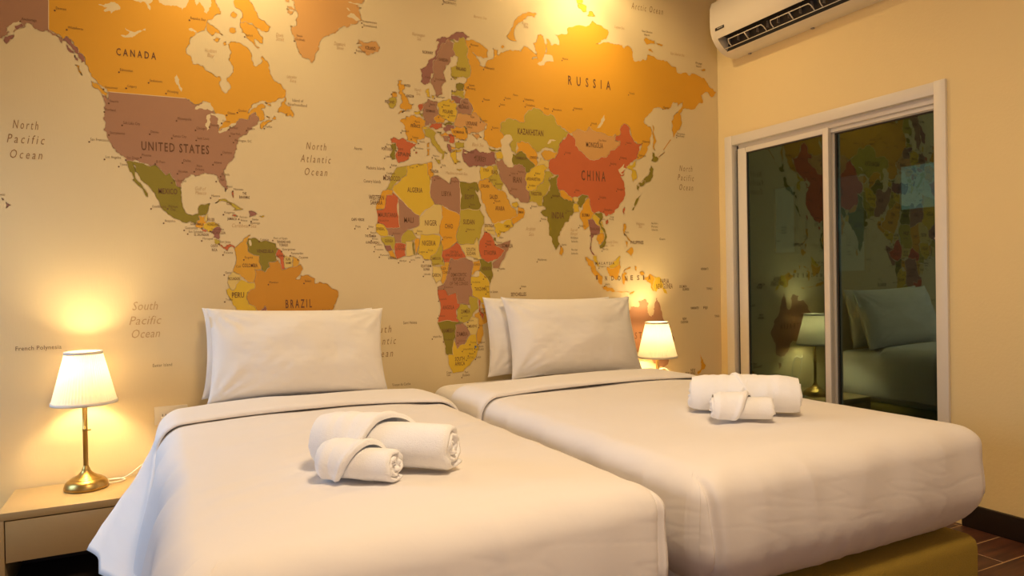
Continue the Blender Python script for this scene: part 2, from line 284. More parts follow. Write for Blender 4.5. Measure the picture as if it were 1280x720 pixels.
# ---------------------------------------------------------------- world map mural
LAND = [
('north_america','O','-376 2261 -380 2078 -369 2074 -354 2064 -335 2045 -322 2060 -307 2049 -293 2023 -283 1998 -266 1990 -259 1975 -259 1957 -249 1937 -239 1924 -229 1904 -219 1888 -204 1877 -186 1861 -180 1854 97 1859 98 1860 117 1846 146 1841 181 1853 204 1826 209 1811 239 1804 253 1783 238 1769 223 1736 237 1734 262 1754 292 1774 298 1781 344 1793 360 1822 375 1827 376 1812 383 1791 400 1795 409 1801 407 1815 404 1836 394 1842 413 1854 408 1863 388 1861 368 1847 348 1824 341 1820 355 1845 375 1868 388 1880 415 1883 455 1883 476 1901 497 1909 500 1920 497 1941 484 1957 467 1966 450 1978 434 2004 436 2015 428 2028 429 2030 414 2061 405 2076 392 2039 370 2029 358 2054 356 2086 335 2109 311 2122 278 2121 271 2094 277 2069 270 2039 285 2019 287 1993 269 1969 260 1964 268 1914 252 1896 235 1917 226 1935 230 1967 201 1976 172 1989 149 2008 126 2008 121 2036 101 2049 103 2071 116 2104 134 2126 152 2144 175 2154 184 2177 189 2191 184 2196 202 2205 211 2213 238 2233 235 2255 224 2273 210 2302 185 2361'),
('north_america','S','-101 2251 -80 2236 -47 2238 -38 2226 -29 2207 -26 2218 -33 2233 -18 2246 -4 2267'),
('north_america','S','-4 2267 6 2244 35 2238 64 2240 88 2236 91 2217 96 2237 109 2250 114 2287'),
('north_america','S','139 2291 146 2254 157 2275 166 2260 174 2233 186 2227 194 2253 203 2302'),
('north_america','S','-135 2090 -117 2090 -103 2107 -119 2123 -95 2111 -73 2117 -46 2130 -46 2121 -65 2112 -84 2094 -106 2085 -122 2083'),
('north_america','S','-211 2201 -177 2210 -167 2219 -154 2220 -135 2204 -136 2192 -152 2187 -168 2172 -170 2181 -188 2175 -193 2180 -180 2194 -198 2198'),
('north_america','S','58 1944 65 1957 75 1936 85 1900 82 1886 71 1908 59 1925'),
('north_america','S','115 2154 143 2146 146 2140 114 2149'),
('north_america','O','187 2190 205 2180 217 2170 231 2162 245 2145 217 2154 204 2137 189 2150 184 2165'),
('north_america','O','278 2326 298 2275 325 2257 328 2238 318 2210 343 2214 367 2215 398 2193 423 2184 441 2209 417 2232 390 2247 375 2271 363 2302 351 2339'),
('north_america','O','318 2207 318 2188 324 2169 348 2144 372 2121 393 2111 372 2144 378 2148 406 2132 409 2152 391 2182 373 2203 355 2206 337 2217'),
('north_america','O','282 2243 292 2252 302 2245 302 2234 292 2226 281 2231'),
('north_america','O','274 2175 283 2183 297 2181 299 2169 284 2159 274 2164'),
('north_america','O','211 2121 221 2131 233 2127 220 2113'),
('north_america','O','249 2114 257 2118 259 2108 251 2102'),
('north_america','O','81 2343 127 2351 149 2304 137 2285 103 2280 75 2304'),
('north_america','O','167 2358 261 2375 242 2314 189 2295 172 2315'),
('north_america','B','-639 2192 -377 2238 -380 2075 -357 2064 -332 2041 -337 2032 -366 2057 -376 2067 -407 2068 -427 2077 -438 2092 -450 2093 -458 2072 -472 2067 -489 2053 -484 2065 -486 2079 -505 2071 -512 2053 -505 2048 -519 2032 -533 2021 -561 1992 -626 1939 -652 1946 -611 1985 -642 2020'),
('north_america','S','-514 2047 -505 2072 -471 2099 -461 2086 -486 2062'),
('north_america','M','-486 2074 -462 2087 -457 2076 -481 2061'),
('north_america','M','-332 2041 -322 2058 -307 2048 -293 2023 -283 1998 -266 1989 -261 1968 -271 1964 -281 1981 -293 2006 -305 2021 -318 2034'),
('north_america','M','-320 2025 -308 2009 -298 1996 -308 1998 -318 2014'),
('north_america','M','-294 1988 -284 1974 -286 1968 -294 1979'),
('north_america','M','-520 2018 -505 2034 -491 2039 -496 2024 -513 2004'),
('north_america','O','-240 1891 -220 1885 -199 1863 -187 1831 -205 1847 -225 1866 -238 1877'),
('north_america','O','-292 1950 -280 1948 -280 1931 -272 1914 -282 1925'),
('north_america','O','496 1905 502 1902 494 1884 499 1874 509 1867 523 1865 519 1854 531 1841 529 1821 519 1833 509 1825 500 1824 509 1837 488 1837 465 1838 468 1853 479 1864 482 1882'),
('north_america','O','393 1779 400 1787 420 1796 440 1799 437 1793 420 1785 406 1773 399 1759 391 1760'),
('north_america','O','419 1814 430 1812 429 1807'),
('north_america','O','442 1806 451 1819 456 1806 447 1805'),
('north_america','O','413 1873 425 1871 436 1862 425 1864'),
('north_america','B','-182 1856 98 1859 117 1846 149 1839 181 1837 203 1814 206 1807 238 1772 223 1732 262 1754 295 1774 298 1782 344 1793 359 1820 372 1826 383 1790 359 1766 340 1745 334 1728 303 1713 296 1690 293 1661 283 1641 274 1614 255 1594 239 1570 237 1551 248 1516 253 1491 244 1478 230 1503 222 1528 207 1546 187 1550 163 1553 146 1546 111 1544 88 1527 77 1514 72 1486 54 1494 46 1519 32 1544 16 1533 2 1551 -22 1574 -39 1567 -103 1583 -124 1583 -137 1606 -163 1631 -178 1654 -191 1680 -201 1707 -202 1748 -199 1793 -198 1820 -204 1841 -193 1839 -183 1825'),
('north_america','S','131 1819 152 1840 172 1854 192 1851 204 1826 198 1816 180 1824 151 1824'),
('north_america','S','174 1785 180 1799 192 1803 188 1777 185 1742 176 1732 170 1753'),
('north_america','S','192 1807 221 1809 245 1805 253 1783 241 1772 226 1749 217 1764 221 1786 209 1798 194 1800'),
('north_america','S','220 1732 238 1746 268 1754 261 1745 225 1725'),
('north_america','S','262 1761 274 1771 292 1775 289 1765 268 1757'),
('north_america','G','-124 1583 -103 1583 -39 1567 -22 1574 2 1551 16 1533 32 1544 46 1519 54 1494 72 1486 71 1455 76 1420 89 1380 101 1374 135 1378 147 1417 181 1423 173 1392 167 1373 138 1369 140 1353 126 1334 123 1337 106 1347 89 1339 66 1351 38 1363 11 1387 -8 1420 -21 1445 -37 1475 -64 1501 -79 1525 -92 1567 -102 1575 -95 1542 -69 1485 -51 1453 -51 1443 -64 1461 -80 1485 -104 1511 -98 1515 -116 1553 -124 1580'),
('north_america','O','138 1369 164 1368 162 1347 169 1341 151 1322 125 1324 126 1334 140 1350'),
('north_america','W','167 1378 173 1376 165 1347 161 1363'),
('north_america','Y','157 1335 210 1339 219 1330 192 1316 180 1303 169 1313 154 1322'),
('north_america','R','148 1319 168 1309 163 1303'),
('north_america','M','183 1303 198 1320 219 1324 215 1275 194 1281'),
('north_america','Y2','194 1272 215 1269 223 1243 208 1253 197 1259'),
('north_america','R','219 1250 238 1240 256 1252 277 1240 276 1227 265 1244 250 1234 246 1224 232 1234'),
('north_america','Y2','204 1427 218 1442 238 1445 269 1429 293 1415 311 1405 277 1399 285 1406 265 1421 238 1437 218 1436'),
('north_america','R','270 1376 282 1379 290 1373 280 1372'),
('north_america','M','337 1397 354 1395 368 1385 357 1378 339 1371'),
('north_america','Y','382 1376 395 1379 399 1376 388 1372'),
('north_america','R','269 1474 273 1477 275 1464 270 1463'),
('north_america','R','273 1460 275 1459 276 1454 274 1454'),
('north_america','M','-525 1402 -513 1393 -525 1383'),
('north_america','M','-538 1417 -534 1415 -536 1412'),
('south_america','C','340 1292 329 1275 331 1246 331 1223 352 1207 377 1201 379 1168 382 1145 357 1142 360 1126 353 1086 331 1087 310 1110 290 1126 266 1133 269 1146 281 1172 279 1210 276 1230 298 1256 314 1275 332 1290'),
('south_america','G','332 1276 344 1276 363 1279 384 1263 422 1263 444 1257 446 1237 456 1234 446 1211 448 1184 417 1174 419 1151 400 1132 385 1138 379 1168 377 1203 352 1207 331 1223 325 1256'),
('south_america','S','334 1268 341 1272 344 1246 337 1246'),
('south_america','R','456 1234 474 1214 481 1198 480 1164 486 1148 470 1139 464 1164 461 1191 446 1204'),
('south_america','W','484 1201 515 1198 514 1164 509 1151 486 1149 480 1168'),
('south_america','C','516 1200 545 1181 534 1154 514 1151'),
('south_america','D','357 1142 400 1130 419 1151 414 1172 455 1184 464 1164 470 1139 509 1151 534 1154 551 1164 559 1144 547 1120 527 1100 546 1097 550 1114 573 1117 612 1099 612 1076 632 1085 665 1075 692 1050 711 1043 712 1012 694 978 683 948 672 883 620 831 553 773 487 711 462 746 489 811 465 879 427 913 403 947 366 955 348 975 323 996 318 1028 331 1054 352 1060 353 1083 360 1119'),
('south_america','Y','276 1062 252 1065 240 1056 243 1037 260 1010 280 961 298 912 352 871 363 955 348 985 326 992 318 1025 334 1054 352 1060 353 1083 325 1087 298 1100 277 1081'),
('south_america','W','266 1133 295 1120 298 1100 277 1081 267 1055 252 1069 244 1088 250 1117'),
('south_america','M','366 958 394 982 405 954 440 913 452 873 401 842 364 883'),
('south_america','Y','364 870 413 841 464 812 475 745 436 681 422 616 395 519 364 555 354 687 356 785'),
('south_america','P','352 871 364 844 354 687 364 523 346 557 337 721'),
('greenland','P','536 2376 546 2335 554 2300 555 2265 551 2229 527 2225 528 2207 540 2188 543 2167 551 2147 559 2126 569 2106 562 2120 581 2093 601 2092 617 2074 630 2089 638 2124 652 2160 659 2184 683 2205 724 2221 738 2244 779 2257 822 2280 850 2302 838 2339 846 2358 823 2362 835 2371 861 2391 858 2431'),
('greenland','S','776 2305 793 2322 811 2327 826 2313 845 2302 811 2302'),
('greenland','S','778 2347 789 2346 797 2336 786 2338'),
('greenland','S','786 2378 827 2378 857 2371 842 2367 823 2370 790 2373'),
('greenland','P','513 2301 521 2300 540 2291 528 2277 516 2284'),
('greenland','P','516 2312 528 2312 550 2302 545 2297 532 2302'),
('greenland','P','505 2346 522 2349 515 2331 508 2334'),
('europe','P','824 2190 839 2194 831 2208 850 2203 861 2197 880 2200 907 2211 919 2205 932 2188 926 2168 902 2156 879 2143 860 2152 849 2158 838 2171 829 2172 850 2180 842 2192'),
('asia','O','1359 2283 1400 2289 1457 2271 1494 2246 1494 2215 1469 2204 1407 2230 1431 2199 1447 2164 1480 2168 1489 2192 1527 2212 1528 2242 1524 2261 1550 2257 1545 2233 1557 2227 1592 2255 1636 2264 1679 2266 1698 2292 1742 2283 1777 2256 1786 2237 1748 2236 1776 2256 1780 2276 1759 2320 1782 2347 1787 2368 1818 2368 1827 2330 1830 2283 1811 2233 1820 2218 1871 2240 1867 2272 1830 2275 1836 2315 1841 2356 1863 2327 1919 2335 1897 2383 1967 2398 1968 2422 2006 2444 2112 2468 2132 2496 2162 2479 2231 2461 2235 2437 2205 2406 2150 2368 2219 2389 2260 2390 2341 2372 2362 2392 2393 2375 2402 2316 2497 2329 2508 2360 2541 2356 2616 2344 2671 2320 2710 2312 2715 2286 2794 2287 2817 2272 2828 2291 2898 2277 2944 2251 2961 2221 2961 2225 2987 2218 3015 2202 2986 2167 2954 2190 2929 2192 2898 2170 2909 2123 2878 2120 2816 2076 2779 2079 2755 2074 2736 2044 2742 2031 2747 1994 2735 1964 2710 1943 2698 1924 2686 1899 2680 1922 2675 1955 2673 1996 2688 2026 2712 2052 2712 2042 2755 2089 2762 2125 2750 2107 2719 2085 2714 2106 2684 2105 2653 2065 2618 2057 2595 2064 2543 2058 2502 2013 2467 1973 2467 1973 2495 1948 2512 1950 2523 1919 2519 1895 2510 1849 2486 1801 2463 1772 2434 1757 2417 1751 2412 1764 2424 1792 2435 1802 2453 1845 2425 1836 2419 1856 2386 1876 2376 1911 2365 1937 2332 1946 2313 1928 2304 1892 2293 1877 2266 1871 2216 1871 2176 1885 2137 1890 2098 1911 2083 1885 2020 1892 1987 1869 1963 1871 1926 1893 1898 1902 1862 1955 1816 1951 1790 1976 1718 1961 1699 1901 1663 1901 1603 1912 1559 1881 1559 1865 1579 1821 1558 1796 1565 1758 1523 1755 1493 1764 1461 1796 1465 1827 1482 1851 1483 1874 1434 1915 1444 1886 1423 1922 1393 1916 1407 1943 1394 1967 1380 1990 1359 1993 1355 2062 1371 2074 1377 2090 1400 2128 1389 2151 1393 2146 1378 2200 1379 2252 1371 2274'),
('asia','O*','1385 1926 1451 1932 1559 1887 1559 1864 1579 1821 1558 1796 1565 1760 1523 1757 1493 1764 1461 1796 1465 1827 1486 1851 1488 1875 1450 1909'),
('asia','S','2142 1908 2167 1934 2198 1986 2203 1962 2182 1931 2157 1910'),
('asia','S','1779 2217 1811 2237 1833 2275 1871 2271 1880 2240 1869 2240 1862 2265 1839 2266 1820 2214 1797 2209'),
('asia','O','1611 2346 1629 2380 1656 2430 1692 2459 1755 2478 1780 2477 1768 2459 1718 2448 1674 2417 1647 2378 1646 2343 1659 2318 1632 2318 1603 2337'),
('asia','O','1569 2276 1578 2286 1588 2279 1578 2269'),
('asia','O','2023 2610 2072 2618 2069 2587 2038 2575'),
('asia','O','2038 2569 2069 2576 2094 2567 2094 2539 2063 2542 2042 2552'),
('asia','O','2098 2518 2114 2546 2130 2547 2151 2526 2130 2520'),
('asia','O','2479 2440 2493 2456 2516 2446 2556 2447 2556 2428 2521 2426 2498 2418'),
('asia','O','2570 2435 2614 2432 2608 2422 2579 2427'),
('asia','O','2509 2390 2526 2394 2543 2378 2520 2382'),
('asia','O','2904 2321 2920 2329 2935 2325 2929 2318 2907 2318'),
('asia','O','2532 1956 2543 1943 2545 1897 2556 1871 2544 1851 2546 1815 2535 1828 2538 1874 2531 1906'),
('asia','D','2607 1824 2613 1824 2665 1884 2659 1886'),
('asia','D','2572 1779 2613 1808 2616 1806 2574 1777'),
('europe','M','1132 2110 1167 2136 1198 2169 1211 2207 1239 2248 1216 2256 1255 2280 1295 2297 1328 2316 1360 2321 1392 2303 1367 2285 1351 2297 1327 2275 1295 2274 1287 2273 1247 2249 1222 2202 1218 2164 1198 2154 1201 2104 1185 2072 1157 2036 1134 2048 1139 2082'),
('europe','B','1287 2273 1310 2258 1318 2214 1309 2198 1289 2188 1289 2166 1260 2140 1250 2110 1259 2081 1263 2063 1243 2042 1242 1998 1214 1980 1199 2023 1193 2073 1201 2104 1198 2154 1218 2164 1222 2202 1247 2249'),
('europe','Y2','1287 2273 1327 2264 1339 2288 1359 2295 1371 2274 1379 2252 1378 2200 1393 2146 1368 2094 1315 2080 1291 2100 1292 2137 1329 2179 1333 2194 1317 2199 1314 2259'),
('europe','Y','1156 2004 1172 2020 1175 1991 1179 1977 1164 1982'),
('europe','Y','1187 1989 1199 1986 1194 1971'),
('europe','O','1016 2019 1019 2039 1036 2043 1031 2026 1051 2021 1043 2001 1035 1993 1052 1971 1064 1958 1066 1939 1091 1934 1081 1911 1056 1902 1018 1884 1028 1897 1051 1904 1024 1915 1036 1933 1042 1941 1035 1974 1022 1977 1028 1992 1020 2001'),
('europe','O','985 1973 993 1983 1010 1978 1012 1964 992 1957'),
('europe','Y2','970 1943 988 1959 1007 1956 1009 1938 1004 1920 974 1908 967 1924 977 1932'),
('europe','O','1025 1851 1055 1856 1055 1873 1070 1869 1093 1883 1126 1874 1154 1860 1148 1840 1137 1820 1145 1796 1147 1777 1124 1768 1103 1764 1106 1747 1056 1760 1058 1780 1054 1803 1049 1827 1027 1844'),
('europe','R','976 1759 991 1768 1028 1763 1053 1758 1103 1744 1095 1732 1072 1713 1069 1689 1051 1661 1029 1653 1014 1647 1004 1666 999 1675 1003 1739 981 1740'),
('europe','G','983 1736 1002 1738 998 1708 997 1665 982 1662 980 1693'),
('europe','R','1119 1934 1142 1944 1142 1922 1134 1907 1121 1913'),
('europe','Y','1096 1898 1126 1904 1129 1892 1106 1887'),
('europe','Y2','1126 1891 1144 1891 1141 1878'),
('europe','B','1142 1937 1158 1950 1169 1968 1181 1960 1210 1960 1217 1944 1219 1910 1224 1896 1198 1879 1208 1855 1202 1845 1153 1836 1156 1860 1144 1878 1142 1907'),
('europe','Y','1220 1954 1252 1970 1294 1969 1315 1959 1317 1924 1314 1889 1305 1869 1271 1870 1229 1889 1224 1905'),
('europe','O','1198 1879 1219 1895 1260 1877 1250 1864 1213 1855'),
('europe','O','1281 1970 1305 1975 1302 1965'),
('europe','M','1292 1996 1316 1998 1348 1984 1337 1961 1321 1962 1307 1975 1292 1981'),
('europe','Y2','1292 2021 1316 2018 1317 2028 1354 2030 1359 1993 1316 1999 1292 2001'),
('europe','G','1317 2058 1355 2062 1354 2032 1317 2036'),
('europe','B','1337 1961 1348 1984 1380 1990 1394 1967 1407 1943 1395 1917 1357 1913 1320 1912 1317 1939'),
('europe','P','1320 1910 1357 1911 1390 1911 1423 1922 1444 1886 1483 1874 1471 1848 1421 1823 1388 1816 1356 1843 1305 1849 1308 1874'),
('europe','P','1399 1814 1421 1818 1448 1803 1426 1791 1412 1803'),
('europe','R','1171 1835 1208 1853 1239 1858 1239 1833 1207 1823 1176 1828'),
('europe','Y','1135 1824 1171 1832 1181 1823 1150 1811'),
('europe','G','1247 1854 1281 1866 1300 1858 1281 1849'),
('europe','M','1246 1834 1281 1852 1302 1848 1286 1822 1259 1815'),
('europe','O','1283 1830 1313 1847 1356 1851 1372 1824 1371 1794 1355 1781 1312 1785 1296 1803'),
('europe','Y2','1306 1764 1354 1768 1354 1748 1322 1736 1306 1742'),
('europe','G','1356 1851 1369 1842 1369 1819'),
('europe','R','1270 1804 1280 1807 1301 1779 1295 1759 1274 1772'),
('europe','O','1227 1798 1259 1810 1270 1801 1259 1795 1238 1789'),
('europe','B','1240 1794 1267 1794 1269 1769 1248 1770'),
('europe','M','1266 1757 1279 1753 1281 1713 1271 1722'),
('europe','O','1282 1748 1306 1742 1289 1729'),
('europe','G','1212 1811 1233 1813 1228 1803'),
('europe','Y','1281 1713 1305 1730 1338 1734 1332 1722 1310 1718 1315 1681 1326 1671 1304 1660 1289 1689'),
('europe','Y2','1145 1816 1186 1821 1207 1806 1196 1788 1201 1771 1226 1739 1263 1709 1247 1711 1244 1691 1236 1678 1239 1705 1205 1732 1180 1760 1175 1779 1160 1783 1150 1787'),
('europe','Y2','1199 1681 1225 1675 1225 1658 1204 1669'),
('europe','O','1159 1724 1172 1725 1168 1696 1158 1693'),
('europe','O','1162 1751 1170 1754 1168 1735 1161 1734'),
('europe','Y','1314 1636 1341 1637 1336 1631 1317 1631'),
('europe','R','1099 1703 1105 1707 1107 1702 1101 1698'),
('asia','M','1348 1738 1365 1731 1383 1725 1419 1743 1452 1730 1480 1724 1503 1736 1522 1727 1530 1700 1530 1669 1484 1661 1451 1657 1418 1652 1401 1659 1382 1650 1353 1673 1343 1712'),
('asia','S','1351 1720 1367 1727 1374 1722 1364 1716'),
('asia','G','1492 1753 1554 1752 1559 1742 1525 1740 1497 1743'),
('asia','Y','1525 1732 1576 1728 1564 1697 1536 1700'),
('asia','Y2','1559 1881 1603 1912 1663 1901 1699 1901 1718 1961 1790 1976 1816 1951 1862 1955 1898 1902 1963 1871 1925 1828 1905 1799 1900 1758 1868 1772 1813 1776 1767 1749 1741 1771 1688 1798 1653 1792 1647 1733 1621 1747 1609 1777 1631 1802 1610 1831 1579 1821 1558 1842'),
('asia','O','1650 1733 1651 1792 1679 1801 1741 1771 1767 1749 1766 1710 1775 1678 1757 1677 1722 1714 1678 1747'),
('asia','G','1621 1731 1651 1733 1678 1751 1721 1707 1757 1673 1725 1636 1698 1643 1668 1672 1629 1677'),
('asia','C','1794 1743 1831 1761 1900 1758 1871 1716 1830 1710 1803 1728'),
('asia','W','1775 1694 1794 1723 1844 1706 1838 1666 1775 1671'),
('asia','Y','1705 1637 1724 1644 1743 1666 1782 1681 1811 1687 1835 1671 1813 1653 1812 1624 1795 1593 1761 1570 1758 1549 1712 1541 1698 1555 1708 1580 1697 1622'),
('asia','Y2','1813 1653 1850 1660 1869 1635 1849 1621 1839 1621 1848 1587 1818 1531 1798 1517 1802 1471 1773 1466 1764 1482 1711 1489 1726 1510 1712 1541 1758 1549 1765 1571 1795 1585 1812 1624'),
('asia','B','1530 1694 1548 1687 1566 1699 1575 1681 1593 1661 1626 1659 1635 1674 1659 1680 1696 1663 1705 1639 1697 1618 1704 1580 1698 1555 1717 1539 1721 1506 1706 1480 1664 1487 1653 1505 1636 1502 1609 1522 1591 1554 1564 1586 1547 1618 1543 1650 1534 1666'),
('asia','S','1558 1800 1579 1821 1610 1831 1627 1805 1596 1780 1617 1762 1625 1731 1628 1662 1602 1660 1573 1705 1561 1743'),
('asia','S','1832 1801 1846 1822 1887 1821 1859 1818 1841 1799'),
('asia','Y2','1502 1662 1529 1668 1538 1650 1547 1614 1569 1574 1559 1540 1532 1547 1501 1579 1476 1598 1506 1616'),
('asia','Y','1446 1655 1502 1662 1506 1616 1476 1598 1447 1588 1441 1608'),
('asia','C','1436 1583 1474 1596 1501 1579 1532 1547 1559 1538 1572 1533 1585 1500 1603 1468 1611 1460 1641 1437 1650 1410 1610 1390 1549 1381 1524 1365 1499 1379 1478 1417 1466 1455 1442 1499 1435 1537'),
('asia','O','1650 1461 1685 1450 1690 1431 1662 1391 1618 1359 1610 1386 1650 1410'),
('asia','Y','1511 1364 1610 1390 1622 1359 1592 1335 1531 1300 1519 1326'),
('asia','Y','1616 1475 1647 1484 1655 1469 1637 1453 1620 1460'),
('asia','R','1963 1867 2000 1846 2009 1802 2056 1765 2154 1738 2214 1759 2229 1789 2275 1809 2301 1828 2302 1853 2271 1851 2277 1876 2307 1887 2313 1934 2344 1945 2370 1926 2385 1876 2420 1841 2452 1843 2430 1803 2419 1768 2398 1750 2355 1705 2324 1678 2313 1664 2327 1665 2301 1651 2326 1602 2330 1568 2314 1517 2282 1474 2241 1439 2200 1425 2171 1445 2131 1444 2111 1427 2088 1476 2089 1517 2065 1536 2016 1522 1988 1517 1950 1532 1904 1554 1886 1581 1886 1621 1896 1638 1868 1640 1846 1655 1839 1698 1848 1715 1876 1725 1900 1758 1905 1799 1929 1829'),
('asia','S','2286 1688 2328 1724 2322 1703 2343 1696 2301 1672 2332 1665 2306 1660'),
('asia','P','1987 1869 2020 1892 2083 1885 2098 1911 2137 1890 2176 1885 2216 1871 2272 1884 2266 1850 2301 1849 2301 1828 2275 1809 2229 1789 2214 1759 2154 1738 2056 1765 2009 1802 2000 1846'),
('asia','Y','2343 1708 2412 1746 2406 1725 2379 1698 2410 1683 2415 1649 2388 1626 2378 1655 2384 1681 2369 1697'),
('asia','G','2529 1800 2548 1778 2571 1770 2565 1756 2542 1748 2519 1753 2531 1768'),
('asia','G','2517 1723 2533 1707 2527 1663 2505 1632 2472 1622 2451 1633 2489 1661 2511 1688'),
('asia','G','2425 1619 2473 1635 2467 1617 2435 1603'),
('asia','G','2414 1606 2430 1598 2424 1577 2414 1585'),
('asia','R','2317 1471 2326 1480 2327 1462 2320 1439 2313 1452'),
('asia','R','2197 1398 2213 1405 2216 1392 2205 1380 2196 1385'),
('asia','G','2378 1466 2389 1464 2436 1547 2427 1542'),
('asia','G','1801 1506 1825 1530 1849 1579 1835 1607 1877 1629 1896 1638 1886 1581 1904 1554 1931 1523 1997 1501 1987 1464 1991 1440 1967 1423 1928 1374 1901 1333 1898 1269 1876 1238 1856 1268 1835 1364 1827 1411 1800 1418 1786 1434 1819 1451 1796 1474'),
('asia','G','2016 1514 2065 1536 2084 1529 2054 1491 2034 1466 2016 1481'),
('asia','O','1899 1554 1936 1547 1983 1517 1978 1500 1940 1511 1908 1530'),
('asia','W','1988 1521 2016 1522 2016 1502 1992 1501'),
('asia','Y','1987 1489 2020 1482 2024 1445 1996 1440 1987 1464'),
('asia','O','1903 1261 1921 1229 1911 1206 1895 1220'),
('asia','O','2084 1525 2093 1484 2121 1427 2091 1402 2086 1369 2056 1348 2038 1401 2029 1437 2049 1483 2069 1508'),
('asia','Y','2111 1427 2136 1436 2160 1404 2179 1371 2188 1305 2159 1354 2120 1394'),
('asia','M','2082 1402 2111 1406 2155 1370 2154 1329 2119 1320 2104 1303 2098 1238 2136 1196 2117 1205 2088 1246 2099 1303 2090 1361'),
('asia','O','2139 1320 2183 1329 2178 1288 2148 1271 2133 1296'),
('asia','G','2126 1440 2171 1445 2180 1421 2160 1395 2189 1354 2203 1313 2192 1271 2157 1246 2152 1259 2183 1288 2184 1338 2155 1379 2160 1412'),
('asia','Y','2110 1205 2133 1205 2139 1172 2148 1144 2126 1166'),
('asia','O','2058 1199 2084 1188 2122 1150 2138 1117 2167 1094 2163 1047 2150 1050 2121 1095 2096 1144 2061 1183'),
('asia','O','2165 1033 2186 1039 2226 1027 2253 1009 2232 1005 2186 1019'),
('asia','O','2253 1008 2293 1005 2341 1003 2293 1000'),
('asia','O','2351 988 2369 1001 2384 1004 2369 993'),
('asia','O','2201 1144 2221 1138 2255 1155 2273 1183 2286 1177 2293 1143 2275 1104 2264 1071 2241 1088 2214 1094 2204 1122'),
('asia','Y','2215 1144 2256 1177 2284 1205 2294 1199 2283 1177 2262 1149 2225 1135'),
('asia','O','2302 1104 2316 1109 2313 1123 2358 1143 2361 1137 2320 1127 2316 1116 2336 1106 2319 1098 2336 1064 2322 1070 2314 1042 2304 1053'),
('asia','O','2316 1383 2332 1383 2334 1358 2323 1340 2325 1318 2317 1331 2312 1349'),
('asia','O','2327 1329 2347 1307 2364 1287 2347 1298'),
('asia','O','2333 1290 2343 1284 2339 1256 2333 1273'),
('asia','O','2332 1228 2374 1253 2380 1228 2366 1205 2346 1222'),
('asia','O','2389 1148 2400 1146 2399 1120 2392 1126'),
('asia','O','2423 1111 2445 1117 2457 1105 2441 1094'),
('asia','O','2476 1085 2498 1102 2523 1087 2524 1004 2503 1021 2500 1050 2469 1068 2455 1080'),
('oceania','Y','2523 1087 2576 1066 2590 1043 2583 1020 2619 984 2597 991 2568 1020 2539 998 2525 1009'),
('oceania','B','2542 968 2524 923 2520 877 2502 857 2474 882 2482 935 2451 960 2408 946 2418 920 2362 918 2317 851 2251 822 2194 780 2195 713 2235 648 2292 651 2386 670 2460 660 2497 636 2526 586 2544 564 2607 572 2624 618 2649 683 2648 747 2629 797 2584 847 2564 924'),
('oceania','B','2599 526 2576 525 2591 481'),
('oceania','O','2859 619 2884 585 2901 550 2883 525 2844 494 2834 508 2866 532 2867 586'),
('oceania','O','2844 493 2818 484 2785 425 2794 394 2819 428'),
('africa','Y2','1006 1625 1051 1635 1054 1592 1027 1573 982 1531 978 1517 949 1515 971 1552 979 1588'),
('africa','O','934 1511 982 1517 981 1492 952 1491 947 1451 936 1423 900 1422 904 1450 923 1486'),
('africa','R','981 1503 1010 1479 1015 1339 949 1334 934 1352 902 1351 903 1418 936 1423 947 1451 952 1489 981 1491'),
('africa','Y','1054 1635 1096 1645 1157 1652 1160 1612 1171 1576 1173 1489 1192 1456 1106 1388 982 1517 985 1531 1027 1573 1053 1588'),
('africa','O','1157 1656 1181 1661 1184 1639 1176 1621 1191 1603 1175 1577 1160 1605'),
('africa','B','1179 1588 1211 1597 1234 1583 1273 1559 1281 1590 1305 1595 1328 1573 1326 1405 1231 1454 1223 1447 1192 1456 1173 1489'),
('africa','G','1329 1573 1370 1568 1419 1574 1431 1537 1422 1525 1406 1551 1442 1461 1429 1438 1330 1435'),
('africa','B','1010 1477 1110 1399 1109 1348 1052 1333 1021 1289 1017 1267 991 1271 985 1303 952 1302 949 1334 1015 1339'),
('africa','W','1192 1455 1231 1450 1234 1395 1214 1351 1217 1314 1105 1305 1071 1322 1109 1348 1114 1392'),
('africa','O','1231 1454 1326 1404 1321 1360 1304 1323 1307 1274 1267 1240 1231 1229 1220 1270 1232 1292 1213 1314 1217 1351 1234 1395'),
('africa','Y2','1330 1433 1433 1438 1457 1405 1456 1371 1439 1333 1434 1302 1417 1256 1413 1294 1400 1260 1355 1263 1315 1263 1304 1308 1321 1353 1326 1404'),
('africa','W','1319 1259 1355 1263 1400 1260 1415 1294 1425 1241 1428 1204 1445 1188 1411 1185 1379 1203 1350 1203'),
('africa','W','1460 1363 1490 1360 1518 1311 1472 1326 1456 1333'),
('africa','B','1517 1257 1547 1265 1602 1285 1590 1235 1563 1188 1532 1142 1502 1142 1499 1165 1529 1188 1568 1231 1521 1250'),
('africa','R','1456 1325 1485 1318 1509 1284 1517 1257 1568 1231 1529 1188 1469 1173 1436 1196 1425 1234 1430 1279'),
('africa','G','1510 1299 1520 1296 1518 1280 1509 1284'),
('africa','G','1426 1183 1444 1187 1475 1167 1495 1177 1498 1118 1500 1102 1482 1059 1429 1107 1425 1127 1434 1151'),
('africa','C','1391 1171 1426 1183 1432 1155 1425 1131 1403 1127 1385 1107 1381 1115'),
('africa','Y','1377 1098 1418 1098 1427 1128 1480 1063 1482 967 1448 964 1424 969 1412 992 1383 1008 1376 1060'),
('africa','B','1270 1195 1287 1184 1343 1197 1352 1191 1386 1179 1393 1159 1381 1119 1376 1087 1376 1068 1383 1008 1366 959 1350 963 1301 968 1294 1021 1254 1007 1239 1037 1204 1041 1200 1049 1232 1063 1249 1129 1257 1144 1262 1172'),
('africa','C','1236 1168 1266 1176 1257 1144 1243 1089 1230 1065 1218 1081 1223 1121 1215 1148 1232 1156'),
